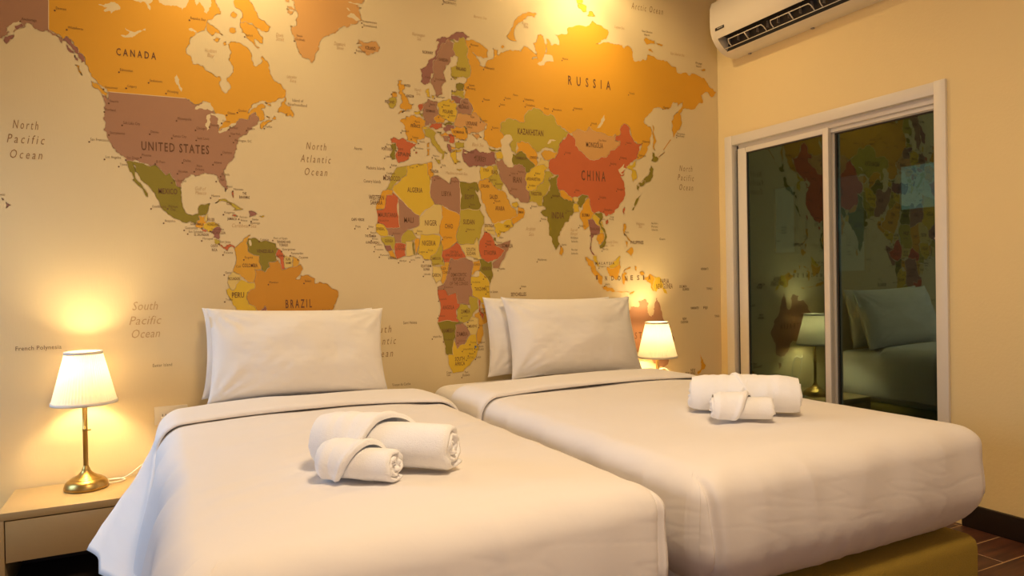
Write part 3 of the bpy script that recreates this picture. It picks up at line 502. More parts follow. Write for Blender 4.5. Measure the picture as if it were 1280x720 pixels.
('africa','W','1177 1152 1215 1152 1223 1121 1218 1089 1192 1070 1172 1109'),
('africa','Y2','1221 1274 1229 1239 1224 1207 1236 1156 1177 1154 1164 1199 1195 1219 1217 1254'),
('africa','Y','1119 1308 1156 1304 1205 1305 1218 1298 1213 1262 1191 1215 1166 1203 1162 1184 1133 1188 1125 1203 1101 1219 1110 1250'),
('africa','R','1229 1227 1271 1243 1302 1271 1319 1259 1344 1215 1352 1195 1292 1184 1270 1195 1262 1172 1238 1172 1224 1203'),
('africa','Y','898 1351 931 1352 952 1324 955 1295 919 1298 898 1316'),
('africa','Y2','922 1291 985 1292 991 1260 983 1231 947 1245 926 1270'),
('africa','M','936 1252 965 1253 976 1231 954 1224'),
('africa','O','954 1224 976 1231 994 1189 964 1203'),
('africa','R','991 1264 1021 1264 1043 1257 1038 1203 997 1189 987 1217'),
('africa','Y2','1021 1267 1022 1296 1052 1329 1075 1326 1097 1290 1074 1279 1043 1261'),
('africa','W','1045 1271 1077 1275 1080 1210 1046 1203'),
('africa','G','1077 1275 1084 1261 1087 1207 1081 1210'),
('africa','O','1089 1286 1108 1287 1107 1254 1095 1210 1088 1232'),
('africa','R','1200 1038 1239 1037 1254 1007 1294 1021 1301 968 1317 964 1317 942 1297 939 1300 890 1311 875 1197 880 1214 960 1205 997'),
('africa','Y2','1301 935 1319 964 1350 960 1374 936 1366 970 1371 1004 1412 992 1415 939 1386 917 1381 895 1336 870 1312 879 1298 894'),
('africa','C','1436 961 1486 963 1489 890 1438 858 1441 809 1428 771 1411 757 1404 803 1413 848 1394 909 1419 923 1430 893 1439 881 1447 907'),
('africa','R','1420 984 1428 976 1427 923 1447 907 1439 881 1427 908 1419 927'),
('africa','W','1344 866 1381 898 1414 886 1413 840 1396 807 1371 812 1355 839'),
('africa','B','1291 864 1328 870 1355 839 1367 812 1338 761 1309 759 1297 741 1285 749 1288 801'),
('africa','G','1195 878 1299 874 1328 873 1291 864 1288 801 1278 787 1276 712 1252 710 1237 722 1226 790 1215 834'),
('africa','Y','1248 714 1276 712 1280 787 1297 741 1313 759 1338 761 1371 808 1400 807 1403 758 1415 742 1393 690 1360 655 1327 627 1271 624 1259 650'),
('africa','U','1393 751 1401 749 1401 741 1393 741'),
('africa','S','1403 1125 1425 1125 1425 1103 1407 1099 1398 1111'),
('africa','C','1549 934 1583 910 1556 834 1513 805 1505 851'),
]
WORDS = '''CANADA|-152|-10|2008|23|m
UNITED STATES|-70|183|1633|29|m
MEXICO|-12|58|1458|18|s
BRAZIL|482|596|971|30|m
PERU|261|310|1022|19|s
COLOMBIA|306|368|1153|13|s
VENEZUELA|366|436|1216|12|s
ECUADOR|250|295|1098|10|s
RUSSIA|1968|2244|2129|39|m
CHINA|2042|2199|1618|44|m
MONGOLIA|2076|2187|1801|22|s
KAZAKHSTAN|1657|1809|1837|25|s
INDIA|1852|1929|1405|27|s
IRAN|1624|1673|1584|25|s
TURKEY|1409|1474|1681|19|s
EGYPT|1353|1403|1488|18|s
LIBYA|1230|1281|1499|19|s
ALGERIA|1054|1131|1510|19|s
MOROCCO|937|1019|1561|18|s
WESTERN|866|939|1468|17|s
SAHARA|873|931|1444|17|s
MAURITANIA|910|1002|1387|17|s
MALI|1035|1083|1363|21|s
NIGER|1140|1202|1352|21|s
NIGERIA|1124|1194|1254|20|s
CHAD|1244|1286|1340|18|s
SUDAN|1342|1403|1362|20|s
SAUDI|1490|1535|1494|18|s
ARABIA|1520|1573|1437|18|s
ETHIOPIA|1453|1521|1209|18|s
SOMALIA|1553|1617|1247|16|s
SOUTH|1357|1405|1228|14|s
SUDAN|1357|1405|1208|14|s
CAMEROON|1168|1218|1184|11|s
KENYA|1443|1490|1131|15|s
GABON|1172|1216|1101|14|s
DEMOCRATIC|1271|1354|1102|14|s
REPUBLIC|1281|1345|1080|14|s
OF THE CONGO|1264|1362|1058|14|s
CENTRAL|1267|1314|1217|10|s
AFRICAN REPUBLIC|1243|1335|1201|10|s
REP. OF|1221|1274|1134|10|s
CONGO|1227|1265|1116|10|s
TANZANIA|1397|1463|1028|15|s
ANGOLA|1223|1285|940|16|s
ZAMBIA|1321|1370|917|16|s
ZAMBIA|1295|1355|804|18|s
NAMIBIA|1221|1282|825|17|s
ZIMBABWE|1352|1406|844|12|s
SOUTH|1284|1335|682|16|s
AFRICA|1283|1337|658|16|s
SEYCHELLES|1601|1690|996|15|s
SPAIN|1010|1074|1681|15|s
FRANCE|1078|1125|1823|13|s
GERMANY|1155|1205|1904|11|s
POLAND|1244|1297|1907|15|s
UKRAINE|1367|1428|1859|16|s
BELARUS|1330|1382|1939|14|s
SWEDEN|1228|1277|2161|12|s
FINLAND|1318|1372|2127|14|s
NORWAY|1144|1198|2187|12|s
ICELAND|863|912|2169|13|s
UNITED|1048|1080|2016|9|s
KINGDOM|1059|1095|1966|11|s
IRELAND|952|999|1928|11|s
PORTUGAL|932|987|1703|11|s
ROMANIA|1299|1355|1813|11|s
IRAQ|1502|1535|1622|16|s
SYRIA|1457|1488|1632|11|s
AFGHANISTAN|1704|1785|1599|14|s
PAKISTAN|1729|1793|1522|16|s
BURMA|2043|2092|1419|15|s
THAILAND|2093|2159|1346|12|s
PHILIPPINES|2363|2453|1273|15|s
TURKMENISTAN|1640|1706|1706|11|s
UZBEKISTAN|1725|1778|1715|10|s
TUNISIA|1170|1215|1610|13|s
JORDAN|1440|1487|1550|13|s
YEMEN|1569|1603|1350|12|s
OMAN|1649|1682|1425|11|s
ERITREA|1460|1510|1350|13|s
SENEGAL|898|940|1324|11|s
GUINEA|939|978|1267|12|s
CÔTE|1001|1033|1245|10|s
D'IVOIRE|993|1041|1230|10|s
LIBERIA|953|992|1188|10|s
UGANDA|1395|1430|1155|10|s
CAPE VERDE|782|842|1366|10|s
THE GAMBIA|844|897|1291|9|s
GUINEA-BISSAU|847|912|1261|9|s
EQUATORIAL|1116|1169|1149|10|s
GUINEA|1128|1161|1133|10|s
GREECE|1281|1315|1719|8|s
HONDURAS|170|217|1329|9|s
NICARAGUA|186|241|1295|9|s
EL SALVADOR|119|175|1286|9|s
BELIZE|170|198|1351|9|s
GUATEMALA|105|157|1331|8|s
COSTA|182|209|1239|9|s
RICA|186|207|1222|9|s
JAMAICA|249|287|1356|9|s
CUBA|247|269|1421|8|s
THE|312|328|1467|9|s
BAHAMAS|299|341|1450|10|s
TRINIDAD AND|450|508|1259|9|s
TOBAGO|460|497|1245|9|s
GUYANA|447|483|1198|8|s
SURI|486|507|1182|9|s
NAME|486|510|1166|9|s
I|2127|2138|1075|20|m
N|2185|2199|1069|20|m
D|2228|2244|1069|21|m
O|2271|2290|1068|21|m
N|2320|2337|1068|21|m
E|2359|2376|1069|21|m
S|2404|2421|1069|21|m
I|2446|2454|1068|21|m
A|2483|2500|1068|21|m
M A L A Y S I A|2124|2251|1157|12|s
PAPUA|2569|2633|1045|23|s
NEW GUINEA|2539|2659|1016|23|s
SOLOMON|2710|2764|1019|12|s
ISLANDS|2734|2782|1002|12|s
KIRIBATI|2877|2933|1122|11|s
TUVALU|2918|2962|1003|11|s
VANUATU|2792|2854|889|12|s
FIJI|2891|2922|889|12|s
NEW|2730|2760|828|12|s
CALEDONIA|2715|2772|809|12|s
TONGA|2978|3016|835|11|s
NEW|2785|2821|520|13|s
ZEALAND|2742|2821|503|13|s
San Francisco|-248|-186|1658|9|t
Los Angeles|-197|-144|1592|9|t
San Diego|-123|-79|1594|9|t
Tijuana|-148|-122|1566|8|t
Seattle|-178|-148|1817|8|t
Portland|-194|-159|1781|9|t
Salt Lake City|-133|-73|1733|10|t
Sacramento|-180|-128|1690|9|t
Phoenix|-69|-35|1608|9|t
El Paso|-17|15|1584|9|t
Denver|-35|-4|1705|9|t
Kansas City|46|97|1695|9|t
Saint Louis|138|184|1693|9|t
Minneapolis|65|117|1769|9|t
Chicago|136|171|1735|9|t
Detroit|190|222|1753|9|t
Toronto|238|268|1774|8|t
Ottawa|259|289|1810|9|t
Quebec|302|337|1825|9|t
Boston|338|368|1751|8|t
Buffalo|266|298|1749|9|t
New York|270|309|1722|9|t
Washington, D.C.|284|355|1695|9|t
Charlotte|235|273|1640|9|t
Atlanta|201|231|1595|9|t
Dallas|84|112|1595|9|t
New|134|156|1576|9|t
Orleans|128|162|1561|9|t
Houston|64|99|1549|9|t
San Antonio|42|93|1510|9|t
Orlando|230|262|1546|9|t
Tampa|212|239|1524|9|t
Miami|248|272|1495|8|t
Halifax|411|440|1766|8|t
Vancouver|-195|-149|1871|8|t
Calgary|-116|-82|1884|8|t
Edmonton|-140|-95|1946|9|t
Saskatoon|-35|11|1915|9|t
Winnipeg|28|70|1878|9|t
Whitehorse|-315|-264|2090|9|t
Dawson|-353|-319|2159|9|t
Anchorage|-465|-416|2100|9|t
Repulse Bay|122|180|2195|9|t
Iqaluit|338|367|2156|8|t
Guadalajara|-36|15|1400|9|t
Mexico|25|58|1402|9|t
City|32|49|1389|9|t
Acapulco|9|49|1342|9|t
Havana|189|222|1453|8|t
Nassau|277|315|1485|8|t
Kingston|238|278|1384|8|t
Port-au-|299|331|1366|8|t
Prince|303|329|1351|8|t
Santo|349|375|1357|8|t
Domingo|342|381|1341|8|t
Guatemala|85|132|1314|9|t
San Salvador|98|155|1299|8|t
Managua|151|190|1271|8|t
Tegucigalpa|185|235|1312|7|t
San Jose|218|260|1258|8|t
Panama|233|268|1212|8|t
Caracas|380|417|1270|8|t
Port of Spain|437|495|1276|8|t
Georgetown|473|528|1227|9|t
Paramaribo|510|562|1209|9|t
Cayenne|543|583|1191|9|t
Bogota|316|349|1191|9|t
Cali|280|299|1152|8|t
Quito|236|260|1126|8|t
Trujillo|236|264|1011|8|t
Manaus|415|452|1082|8|t
Belem|567|595|1085|9|t
Salvador|642|686|951|9|t
Nuuk|553|578|2183|9|t
(Godthab)|546|588|2167|9|t
Ittoqqortoormiit|852|920|2294|9|t
(Scoresbysund)|855|920|2275|9|t
Reykjavik|819|864|2151|10|t
SVALBARD|1261|1325|2466|10|t
(NORWAY)|1257|1325|2448|11|t
Murmansk|1399|1443|2259|10|t
Arkhangelsk|1472|1530|2154|10|t
Saint|1386|1417|2056|9|t
Petersburg|1373|1421|2039|10|t
Moscow|1464|1500|1992|10|t
Yekaterinburg|1698|1755|2017|10|t
Chelyabinsk|1707|1762|1988|10|t
Kazan|1586|1619|2012|9|t
Samara|1558|1586|1976|9|t
Perm|1635|1661|2033|9|t
Omsk|1817|1846|1981|9|t
Novosibirsk|1871|1925|1981|9|t
Krasnoyarsk|2001|2057|2000|10|t
Irkutsk|2113|2149|1928|10|t
Norilsk|1936|1971|2259|9|t
Yakutsk|2369|2408|2120|11|t
Magadan|2612|2653|2063|11|t
Vladivostok|2429|2480|1772|11|t
Khabarovsk|2459|2510|1854|11|t
Petropavlovsk-|2710|2770|1920|10|t
Kamchatsky|2710|2764|1906|10|t
Ulan Bator|2158|2211|1838|10|t
Urumqi|1941|1976|1756|9|t
Beijing|2235|2273|1714|10|t
Harbin|2344|2380|1838|10|t
Shenyang|2301|2345|1752|10|t
Shanghai|2276|2320|1573|10|t
Guangzhou|2188|2241|1456|11|t
Lhasa|2002|2028|1556|10|t
Chongqing|2157|2200|1524|11|t
Chengdu|1857|1906|1521|9|t
Hong|2224|2251|1419|9|t
Kong|2224|2251|1406|9|t
Hanoi|2165|2192|1404|9|t
New Delhi|1857|1891|1520|9|t
Mumbai|1786|1820|1395|9|t
Calcutta|1944|1985|1442|9|t
Kabul|1757|1786|1634|9|t
Kandahar|1718|1756|1569|10|t
Tehran|1611|1639|1626|9|t
Mashhad|1653|1691|1637|9|t
Shiraz|1614|1647|1546|9|t
Baghdad|1492|1528|1587|9|t
Kuwait|1523|1564|1568|10|t
Riyadh|1517|1549|1480|9|t
Karachi|1730|1763|1461|8|t
Colombo|1911|1941|1260|9|t
Rangoon|2024|2060|1364|10|t
Bangkok|2096|2137|1321|10|t
Ho Chi|2173|2205|1256|9|t
Minh City|2173|2210|1238|9|t
Manila|2326|2353|1334|9|t
Singapore|2150|2192|1143|9|t
Jakarta|2185|2217|1043|10|t
Kinshasa|1234|1280|1045|9|t
Luanda|1207|1245|987|9|t
Namibe|1202|1235|904|9|t
Lusaka|1327|1359|900|9|t
Harare|1361|1389|876|9|t
Walvis Bay|1171|1216|803|9|t
Windhoek|1229|1271|786|9|t
Gaborone|1305|1348|776|9|t
Pretoria|1370|1400|765|9|t
Johannesburg|1328|1382|733|10|t
Maputo|1414|1447|763|9|t
Mbabane|1396|1440|743|9|t
SWAZILAND|1395|1442|727|9|t
Maseru|1360|1386|709|9|t
LESOTHO|1349|1386|688|10|t
Durban|1399|1425|689|9|t
Cape|1238|1264|624|9|t
Town|1238|1259|610|9|t
Port|1336|1354|617|10|t
Elizabeth|1323|1362|603|10|t
Beira|1420|1439|848|9|t
Blantyre|1430|1463|912|9|t
Lilongwe|1426|1457|932|9|t
Dodoma|1384|1428|1067|9|t
Dar es Salaam|1463|1526|1016|10|t
Nairobi|1451|1487|1092|10|t
Mogadishu|1533|1569|1134|9|t
Mombasa|1454|1481|1045|8|t
Victoria|1660|1691|1041|9|t
Maldives|1762|1816|1179|10|t
Yaounde|1169|1211|1160|9|t
Malabo|1133|1157|1180|9|t
Libreville|1131|1164|1110|9|t
Abuja|1152|1179|1227|9|t
Lagos|1109|1138|1219|9|t
Lome|1088|1113|1191|9|t
Accra|1064|1086|1180|8|t
Abidjan|1008|1044|1176|8|t
Monrovia|915|957|1203|8|t
Freetown|890|931|1229|8|t
Conakry|893|927|1252|8|t
Bissau|878|905|1280|8|t
Banjul|871|897|1308|8|t
Dakar|862|887|1336|8|t
Praia|801|824|1335|9|t
Nouakchott|914|960|1366|8|t
Bamako|979|1014|1306|8|t
Niamey|1099|1127|1319|9|t
N'Djamena|1234|1281|1290|9|t
Khartoum|1361|1403|1332|9|t
Asmara|1473|1509|1330|9|t
Sanaa|1541|1573|1323|9|t
Aden|1540|1563|1294|9|t
Djibouti|1522|1554|1269|9|t
Addis|1468|1495|1273|10|t
Ababa|1468|1494|1257|10|t
Juba|1395|1417|1187|9|t
Bangui|1232|1262|1184|9|t
Cairo|1376|1398|1541|9|t
Aswan|1381|1409|1457|9|t
Tripoli|1198|1227|1580|9|t
Benghazi|1282|1320|1569|10|t
Algiers|1109|1138|1641|9|t
Oran|1066|1089|1625|9|t
Rabat|977|1005|1630|9|t
Casablanca|953|996|1591|9|t
Madeira Islands|857|946|1609|13|r
Canary Islands|843|925|1546|13|r
Azores|801|838|1696|12|r
Porto|956|979|1727|8|t
Lisbon|949|978|1670|8|t
Madrid|1006|1036|1710|9|t
Barcelona|1096|1139|1720|9|t
Marseille|1119|1148|1753|8|t
Bordeaux|1032|1068|1798|9|t
Toulouse|1083|1116|1771|9|t
Paris|1099|1123|1847|9|t
London|1042|1074|1897|8|t
Dublin|988|1012|1977|8|t
Berlin|1178|1205|1939|9|t
Warsaw|1245|1281|1942|9|t
Prague|1225|1254|1890|8|t
Krakow|1276|1310|1895|8|t
Minsk|1354|1380|1964|10|t
Kiev|1392|1414|1897|10|t
Kharkiv|1449|1484|1885|9|t
Rostov|1511|1547|1854|9|t
Odessa|1369|1400|1845|9|t
Bucharest|1329|1368|1779|9|t
Athens|1310|1335|1669|8|t
Ankara|1414|1450|1704|8|t
Istanbul|1362|1406|1719|10|t
Oslo|1154|1183|2069|8|t
Stockholm|1208|1262|2065|10|t
Copenhagen|1206|1256|1980|8|t
Helsinki|1296|1326|2085|10|t
Riga|1295|1316|2017|8|t
Belgrade|1278|1312|1796|8|t
Palermo|1188|1221|1689|8|t
Sicily|1233|1254|1645|8|t
Island of|529|576|1891|11|r
Newfoundland|509|591|1872|11|r
French Polynesia|-507|-360|840|14|r
Easter Island|-46|25|746|11|r
Saint Helena|1022|1090|876|12|r
Tristan da Cunha|961|1052|583|11|r
Hawaii|-554|-529|1428|8|t
New Siberian|2465|2540|2485|10|r
Islands|2482|2522|2467|10|r
Wrangel|2858|2908|2352|11|r
Island|2864|2901|2333|11|r
Northern|2512|2558|1388|10|r
Mariana|2512|2558|1369|10|r
Islands|2514|2557|1351|10|r
Guam|2568|2609|1298|11|r
Andaman|1967|2015|1298|10|r
Islands|1972|2012|1278|10|r
Nicobar|1971|2011|1233|10|r
Islands|1970|2011|1213|10|r
North|-500|-419|1685|29|o
Pacific|-519|-399|1630|29|o
Ocean|-510|-408|1572|29|o
North|584|673|1682|29|o
Atlantic|558|693|1624|29|o
Ocean|576|676|1566|29|o
South|-115|-23|981|30|p
Pacific|-127|-11|922|30|p
Ocean|-119|-17|868|30|p
South|854|962|840|30|o
Atlantic|838|984|784|30|o
Ocean|859|968|725|30|o
North|2723|2821|1705|31|o
Pacific|2710|2832|1651|31|o
Ocean|2721|2825|1594|31|o
Arctic Ocean|2395|2620|2605|32|o
Hudson|174|220|2065|14|p
Bay|183|211|2045|14|p
Davis|464|495|2172|14|p
Strait|464|498|2154|14|p
Labrador|507|550|1994|12|p
Sea|518|546|1977|12|p
Denmark|718|771|2168|15|p
Strait|729|762|2151|13|p
Norwegian|1093|1158|2267|14|p
Sea|1117|1137|2247|14|p
Barents Sea|1419|1490|2403|12|p
Kara|1692|1729|2411|13|p
Sea|1701|1729|2395|13|p
Laptev Sea|2277|2343|2479|13|p
East Siberian Sea|2671|2773|2383|14|p
North|1100|1134|1999|13|p
Sea|1108|1128|1981|13|p
Black Sea|1398|1460|1756|15|p
Mediterranean Sea|1253|1369|1607|13|p
Gulf of|126|168|1478|13|p
Mexico|126|169|1460|13|p
Caribbean Sea|267|365|1325|14|p
Arabian|1694|1751|1338|17|p
Sea|1712|1741|1309|17|p
Bay of|1968|2013|1339|13|p
Bengal|1967|2013|1319|13|p
Philippine|2404|2461|1381|14|p
Sea|2421|2443|1365|14|p
South China|2200|2275|1276|13|p
Sea|2226|2248|1258|13|p
AUSTRALIA|2310|2582|735|30|m'''

COLS = dict(O=(0.74, 0.355, 0.018), C=(0.70, 0.36, 0.03), D=(0.60, 0.265, 0.018), P=(0.66, 0.34, 0.095), B=(0.40, 0.20, 0.105), M=(0.33, 0.135, 0.09),
            G=(0.26, 0.20, 0.012), Y2=(0.50, 0.37, 0.035), Y=(0.72, 0.47, 0.03), W=(0.74, 0.54, 0.16), R=(0.58, 0.13, 0.035), U=(0.08, 0.22, 0.42))
KEYS = list(COLS)
INK = [mat('map_ink_' + dict(O='amber', C='gold', D='burnt_orange', P='peach', B='brown', M='mauve', G='olive', Y2='moss', Y='yellow', W='pale_yellow', R='vermilion', U='blue')[k], COLS[k], 0.7) for k in KEYS]
LINE = mat('map_border_ink', (0.80, 0.60, 0.34), 0.75)
def eh(a, b, k):
    p, q = (a, b) if a <= b else (b, a)
    random.seed((p[0] * 73856093) ^ (p[1] * 19349663) ^ (q[0] * 83492791) ^ (q[1] * 2971215073) ^ k)
    s = random.uniform(-1, 1); return s if a <= b else -s
def rough(pts, amp):
    out = []
    n = len(pts)
    for i in range(n):
        a, b = pts[i], pts[(i + 1) % n]; seq = [a, b]
        for lv in range(3):
            ns = []
            for p, q in zip(seq[:-1], seq[1:]):
                ns.append(p); dx, dy = q[0] - p[0], q[1] - p[1]; l = math.hypot(dx, dy)
                if 8 < l < 150:
                    s = eh(p, q, lv) * amp; ns.append((round((p[0] + q[0]) / 2 - dy * s), round((p[1] + q[1]) / 2 + dx * s)))
            ns.append(b); seq = ns
        out += seq[:-1]
    r = []
    for p in out:
        if not r or r[-1] != p: r.append(p)
    return r
mural = mesh_obj('world_map_mural', [(XL, 3.1985, .10), (XR - .001, 3.1985, .10), (XR - .001, 3.1985, CEIL), (XL, 3.1985, CEIL)], [(0, 1, 2, 3)], M['paper'])
tag(mural, 'cream wall mural printed with a coloured political world map, behind both beds', 'mural')
YM = 3.19848; acc = {}; zi = 0
for cont, col, s in LAND:
    v = list(map(int, s.split())); pts = [(v[i], v[i + 1]) for i in range(0, len(v), 2)]
    bare = col.endswith('*'); col = col.rstrip('*')
    amp0 = {'africa': .09, 'asia': .20, 'north_america': .25, 'south_america': .15, 'europe': .25, 'greenland': .30, 'oceania': .24}[cont] * (1 if col != 'S' else .7)
    raw = pts
    for am in (amp0, amp0 * .6, amp0 * .3, 0):           # a jagged coast that crosses itself is redrawn smoother
        pts = rough(raw, am) if am else raw
        tri = geometry.tessellate_polygon([[Vector((p[0], p[1], 0)) for p in pts]])
        full = abs(sum(pts[k - 1][0] * pts[k][1] - pts[k][0] * pts[k - 1][1] for k in range(len(pts)))) / 2
        got = sum(abs((pts[t[1]][0] - pts[t[0]][0]) * (pts[t[2]][1] - pts[t[0]][1]) - (pts[t[2]][0] - pts[t[0]][0]) * (pts[t[1]][1] - pts[t[0]][1])) / 2 for t in tri)
        if abs(got - full) < .02 * full: break
    else: print('check print', cont, col, raw[:2], round(got / max(full, 1), 3))
    g = acc.setdefault(cont, ([], [], []))
    y1 = YM - zi * 3.0e-6; y2 = y1 - 1.5e-6; zi += 1
    b = len(g[0]); g[0].extend((p[0] / 1000, y2, p[1] / 1000) for p in pts)
    for t in tri: g[1].append((b + t[0], b + t[1], b + t[2])); g[2].append(len(KEYS) if col == 'S' else KEYS.index(col))
    if col == 'S' or bare: continue
    hw = 2.3; n = len(pts)
    for i in range(n):                                   # pale border line under each country
        a, c = pts[i], pts[(i + 1) % n]; dx, dz = c[0] - a[0], c[1] - a[1]; l = math.hypot(dx, dz)
        if l < .5: continue
        ex, ez = dx / l * hw * .7, dz / l * hw * .7; nx, nz = -dz / l * hw, dx / l * hw
        b = len(g[0]); g[0].extend(((a[0] - ex + nx) / 1000, y1, (a[1] - ez + nz) / 1000) and ((q[0]) / 1000, y1, (q[1]) / 1000) for q in
            ((a[0] - ex + nx, a[1] - ez + nz), (c[0] + ex + nx, c[1] + ez + nz), (c[0] + ex - nx, c[1] + ez - nz), (a[0] - ex - nx, a[1] - ez - nz)))
        g[1].append((b, b + 1, b + 2, b + 3)); g[2].append(len(KEYS) + 1)
for cont, (vs, fs, mi) in acc.items():
    vs = [(min(max(x, XL), XR - .002), y, min(z, CEIL - .002)) for x, y, z in vs]
    o = mesh_obj('printed_landmass', vs, fs, None, mural, mats=INK + [M['paper'], LINE], midx=mi)
    o['label'] = {'north_america': 'printed shapes of North and Central America', 'south_america': 'printed shapes of South America', 'greenland': 'printed peach shape of Greenland',
                  'europe': 'printed shapes of the European countries', 'asia': 'printed shapes of Russia and Asia', 'oceania': 'printed shapes of Australia, Papua New Guinea and New Zealand', 'africa': 'printed shapes of the African countries'}[cont]
YT = YM - zi * 3.0e-6 - 1e-5
TINK = {'m': mat('map_text_dark', (0.15, 0.06, 0.02), .7), 'o': mat('map_text_brown', (0.33, 0.17, 0.06), .7), 'p': mat('map_text_pale', (0.55, 0.34, 0.15), .7)}
fc = bpy.data.curves.new('lettering', 'FONT'); fo = bpy.data.objects.new('lettering_tmp', fc); C.objects.link(fo)
fc.resolution_u = 2
tv, tf, tm = [], [], []
dg = bpy.context.evaluated_depsgraph_get()
for ln in WORDS.split('\n'):
    t, x0, x1, z0, ch, st = ln.rsplit('|', 5); x0, x1, z0, ch = [int(q) / 1000 for q in (x0, x1, z0, ch)]
    fc.body = t; fc.shear = .28 if st in 'op' else 0.0
    fc.space_character = 1.45 if st == 'o' else (2.4 if t == 'RUSSIA' else 1.6 if t in ('CHINA', 'BRAZIL', 'CANADA', 'AUSTRALIA') else 1.25 if st == 'm' else 1.05)
    fc.offset = .013 if st in 'ms' else -.002 if st == 't' else -.004
    ch *= 1.22 if st in 'ms' else 1.15
    bpy.context.view_layer.update(); me = fo.to_mesh()
    if not len(me.vertices): fo.to_mesh_clear(); continue
    xs = [v.co.x for v in me.vertices]; a, b = min(xs), max(xs); h = 0.69
    sx = (x1 - x0) / (b - a); sz = ch / h; base = len(tv)
    tv.extend((x0 + (v.co.x - a) * sx, YT, z0 + v.co.y * sz) for v in me.vertices)
    for p in me.polygons: tf.append(tuple(base + i for i in p.vertices)); tm.append(0 if st in 'mstr' else (1 if st == 'o' else 2))
    fo.to_mesh_clear()
    if st == 't' and len(t) > 4:                         # city dot beside its name
        base = len(tv); cx, cz = x0 - .004, z0 - .006
        tv.extend((cx + .0035 * math.cos(k * PI / 3), YT, cz + .0035 * math.sin(k * PI / 3)) for k in range(6)); tf.append(tuple(range(base, base + 6))); tm.append(0)
bpy.data.objects.remove(fo); bpy.data.curves.remove(fc)
tv = [(min(x, XR - .002), y, z) for x, y, z in tv]
lo = mesh_obj('printed_lettering', tv, tf, None, mural, mats=[TINK['m'], TINK['o'], TINK['p']], midx=tm)
lo['label'] = 'printed names of countries, cities and oceans'

# ---------------------------------------------------------------- beds
def rring(hx, hy, r, n):
    """n points (x, y, nx, ny) round a rounded rectangle, corner arcs densely sampled"""
    r = max(0.0, min(r, hx, hy)); out = []; na = n // 10; ns = (n - 4 * na) // 4
    cs = [(hx - r, hy - r, 0), (-hx + r, hy - r, PI / 2), (-hx + r, -hy + r, PI), (hx - r, -hy + r, 1.5 * PI)]
    for k in range(4):
        cx, cy, a0 = cs[k]
        for i in range(na):
            a = a0 + PI / 2 * i / na; out.append((cx + r * math.cos(a), cy + r * math.sin(a), math.cos(a), math.sin(a)))
        a = a0 + PI / 2; p = (cx + r * math.cos(a), cy + r * math.sin(a)); nx_, ny_ = math.cos(a), math.sin(a)
        dx, dy, a1 = cs[(k + 1) % 4]; q = (dx + r * math.cos(a1), dy + r * math.sin(a1))
        for i in range(ns):
            t = i / ns; out.append((p[0] + (q[0] - p[0]) * t, p[1] + (q[1] - p[1]) * t, nx_, ny_))
    return out
def soft_box(name, cx, cy, hx, hy, prof, m, parent, fn=None, n=320, rc=.07):
    """prof: list of (inset, z); fn(x,y,z,nx,ny,level01)-> offset vector"""
    vs, fs = [], []
    for li, (ins, z) in enumerate(prof):
        for (x, y, nx_, ny_) in rring(max(hx - ins, .004), max(hy - ins, .004), (rc + ins * .7 if li < len(prof) // 3 else max(rc - ins * .25, .012)), n):
            p = Vector((cx + x, cy + y, z))
            if fn: p += fn(p, nx_, ny_, ins, z)
            vs.append(p)
    for i in range(len(prof) - 1):
        for k in range(n):
            k2 = (k + 1) % n; fs.append((i * n + k, i * n + k2, (i + 1) * n + k2, (i + 1) * n + k))
    fs.append(tuple(range(n))[::-1])
    fs.append(tuple(range((len(prof) - 1) * n, len(prof) * n)))
    return mesh_obj(name, vs, fs, m, parent, smooth=True)
def cover_prof(z0, z1, rb, rt, hx, ns=26, nb=12, nt=14, ntop=34):
    pr = []
    for i in range(nb): a = PI / 2 * i / nb; pr.append((rb * (1 - math.sin(a)), z0 + rb * 1.2 * (1 - math.cos(a))))
    za, zb = z0 + rb * 1.2, z1 - rt
    for i in range(ns): pr.append((0, za + (zb - za) * i / ns))
    for i in range(nt): a = PI / 2 * i / nt; pr.append((rt * (1 - math.cos(a)), zb + rt * math.sin(a)))
    for i in range(ntop + 1): t = i / ntop; pr.append((rt + (hx - rt - .006) * t, z1))
    return pr
def ridge(v, w): return max(0.0, 1 - abs(v) / w)
def smooth(a, b, x):
    t = min(1, max(0, (x - a) / (b - a))); return t * t * (3 - 2 * t)

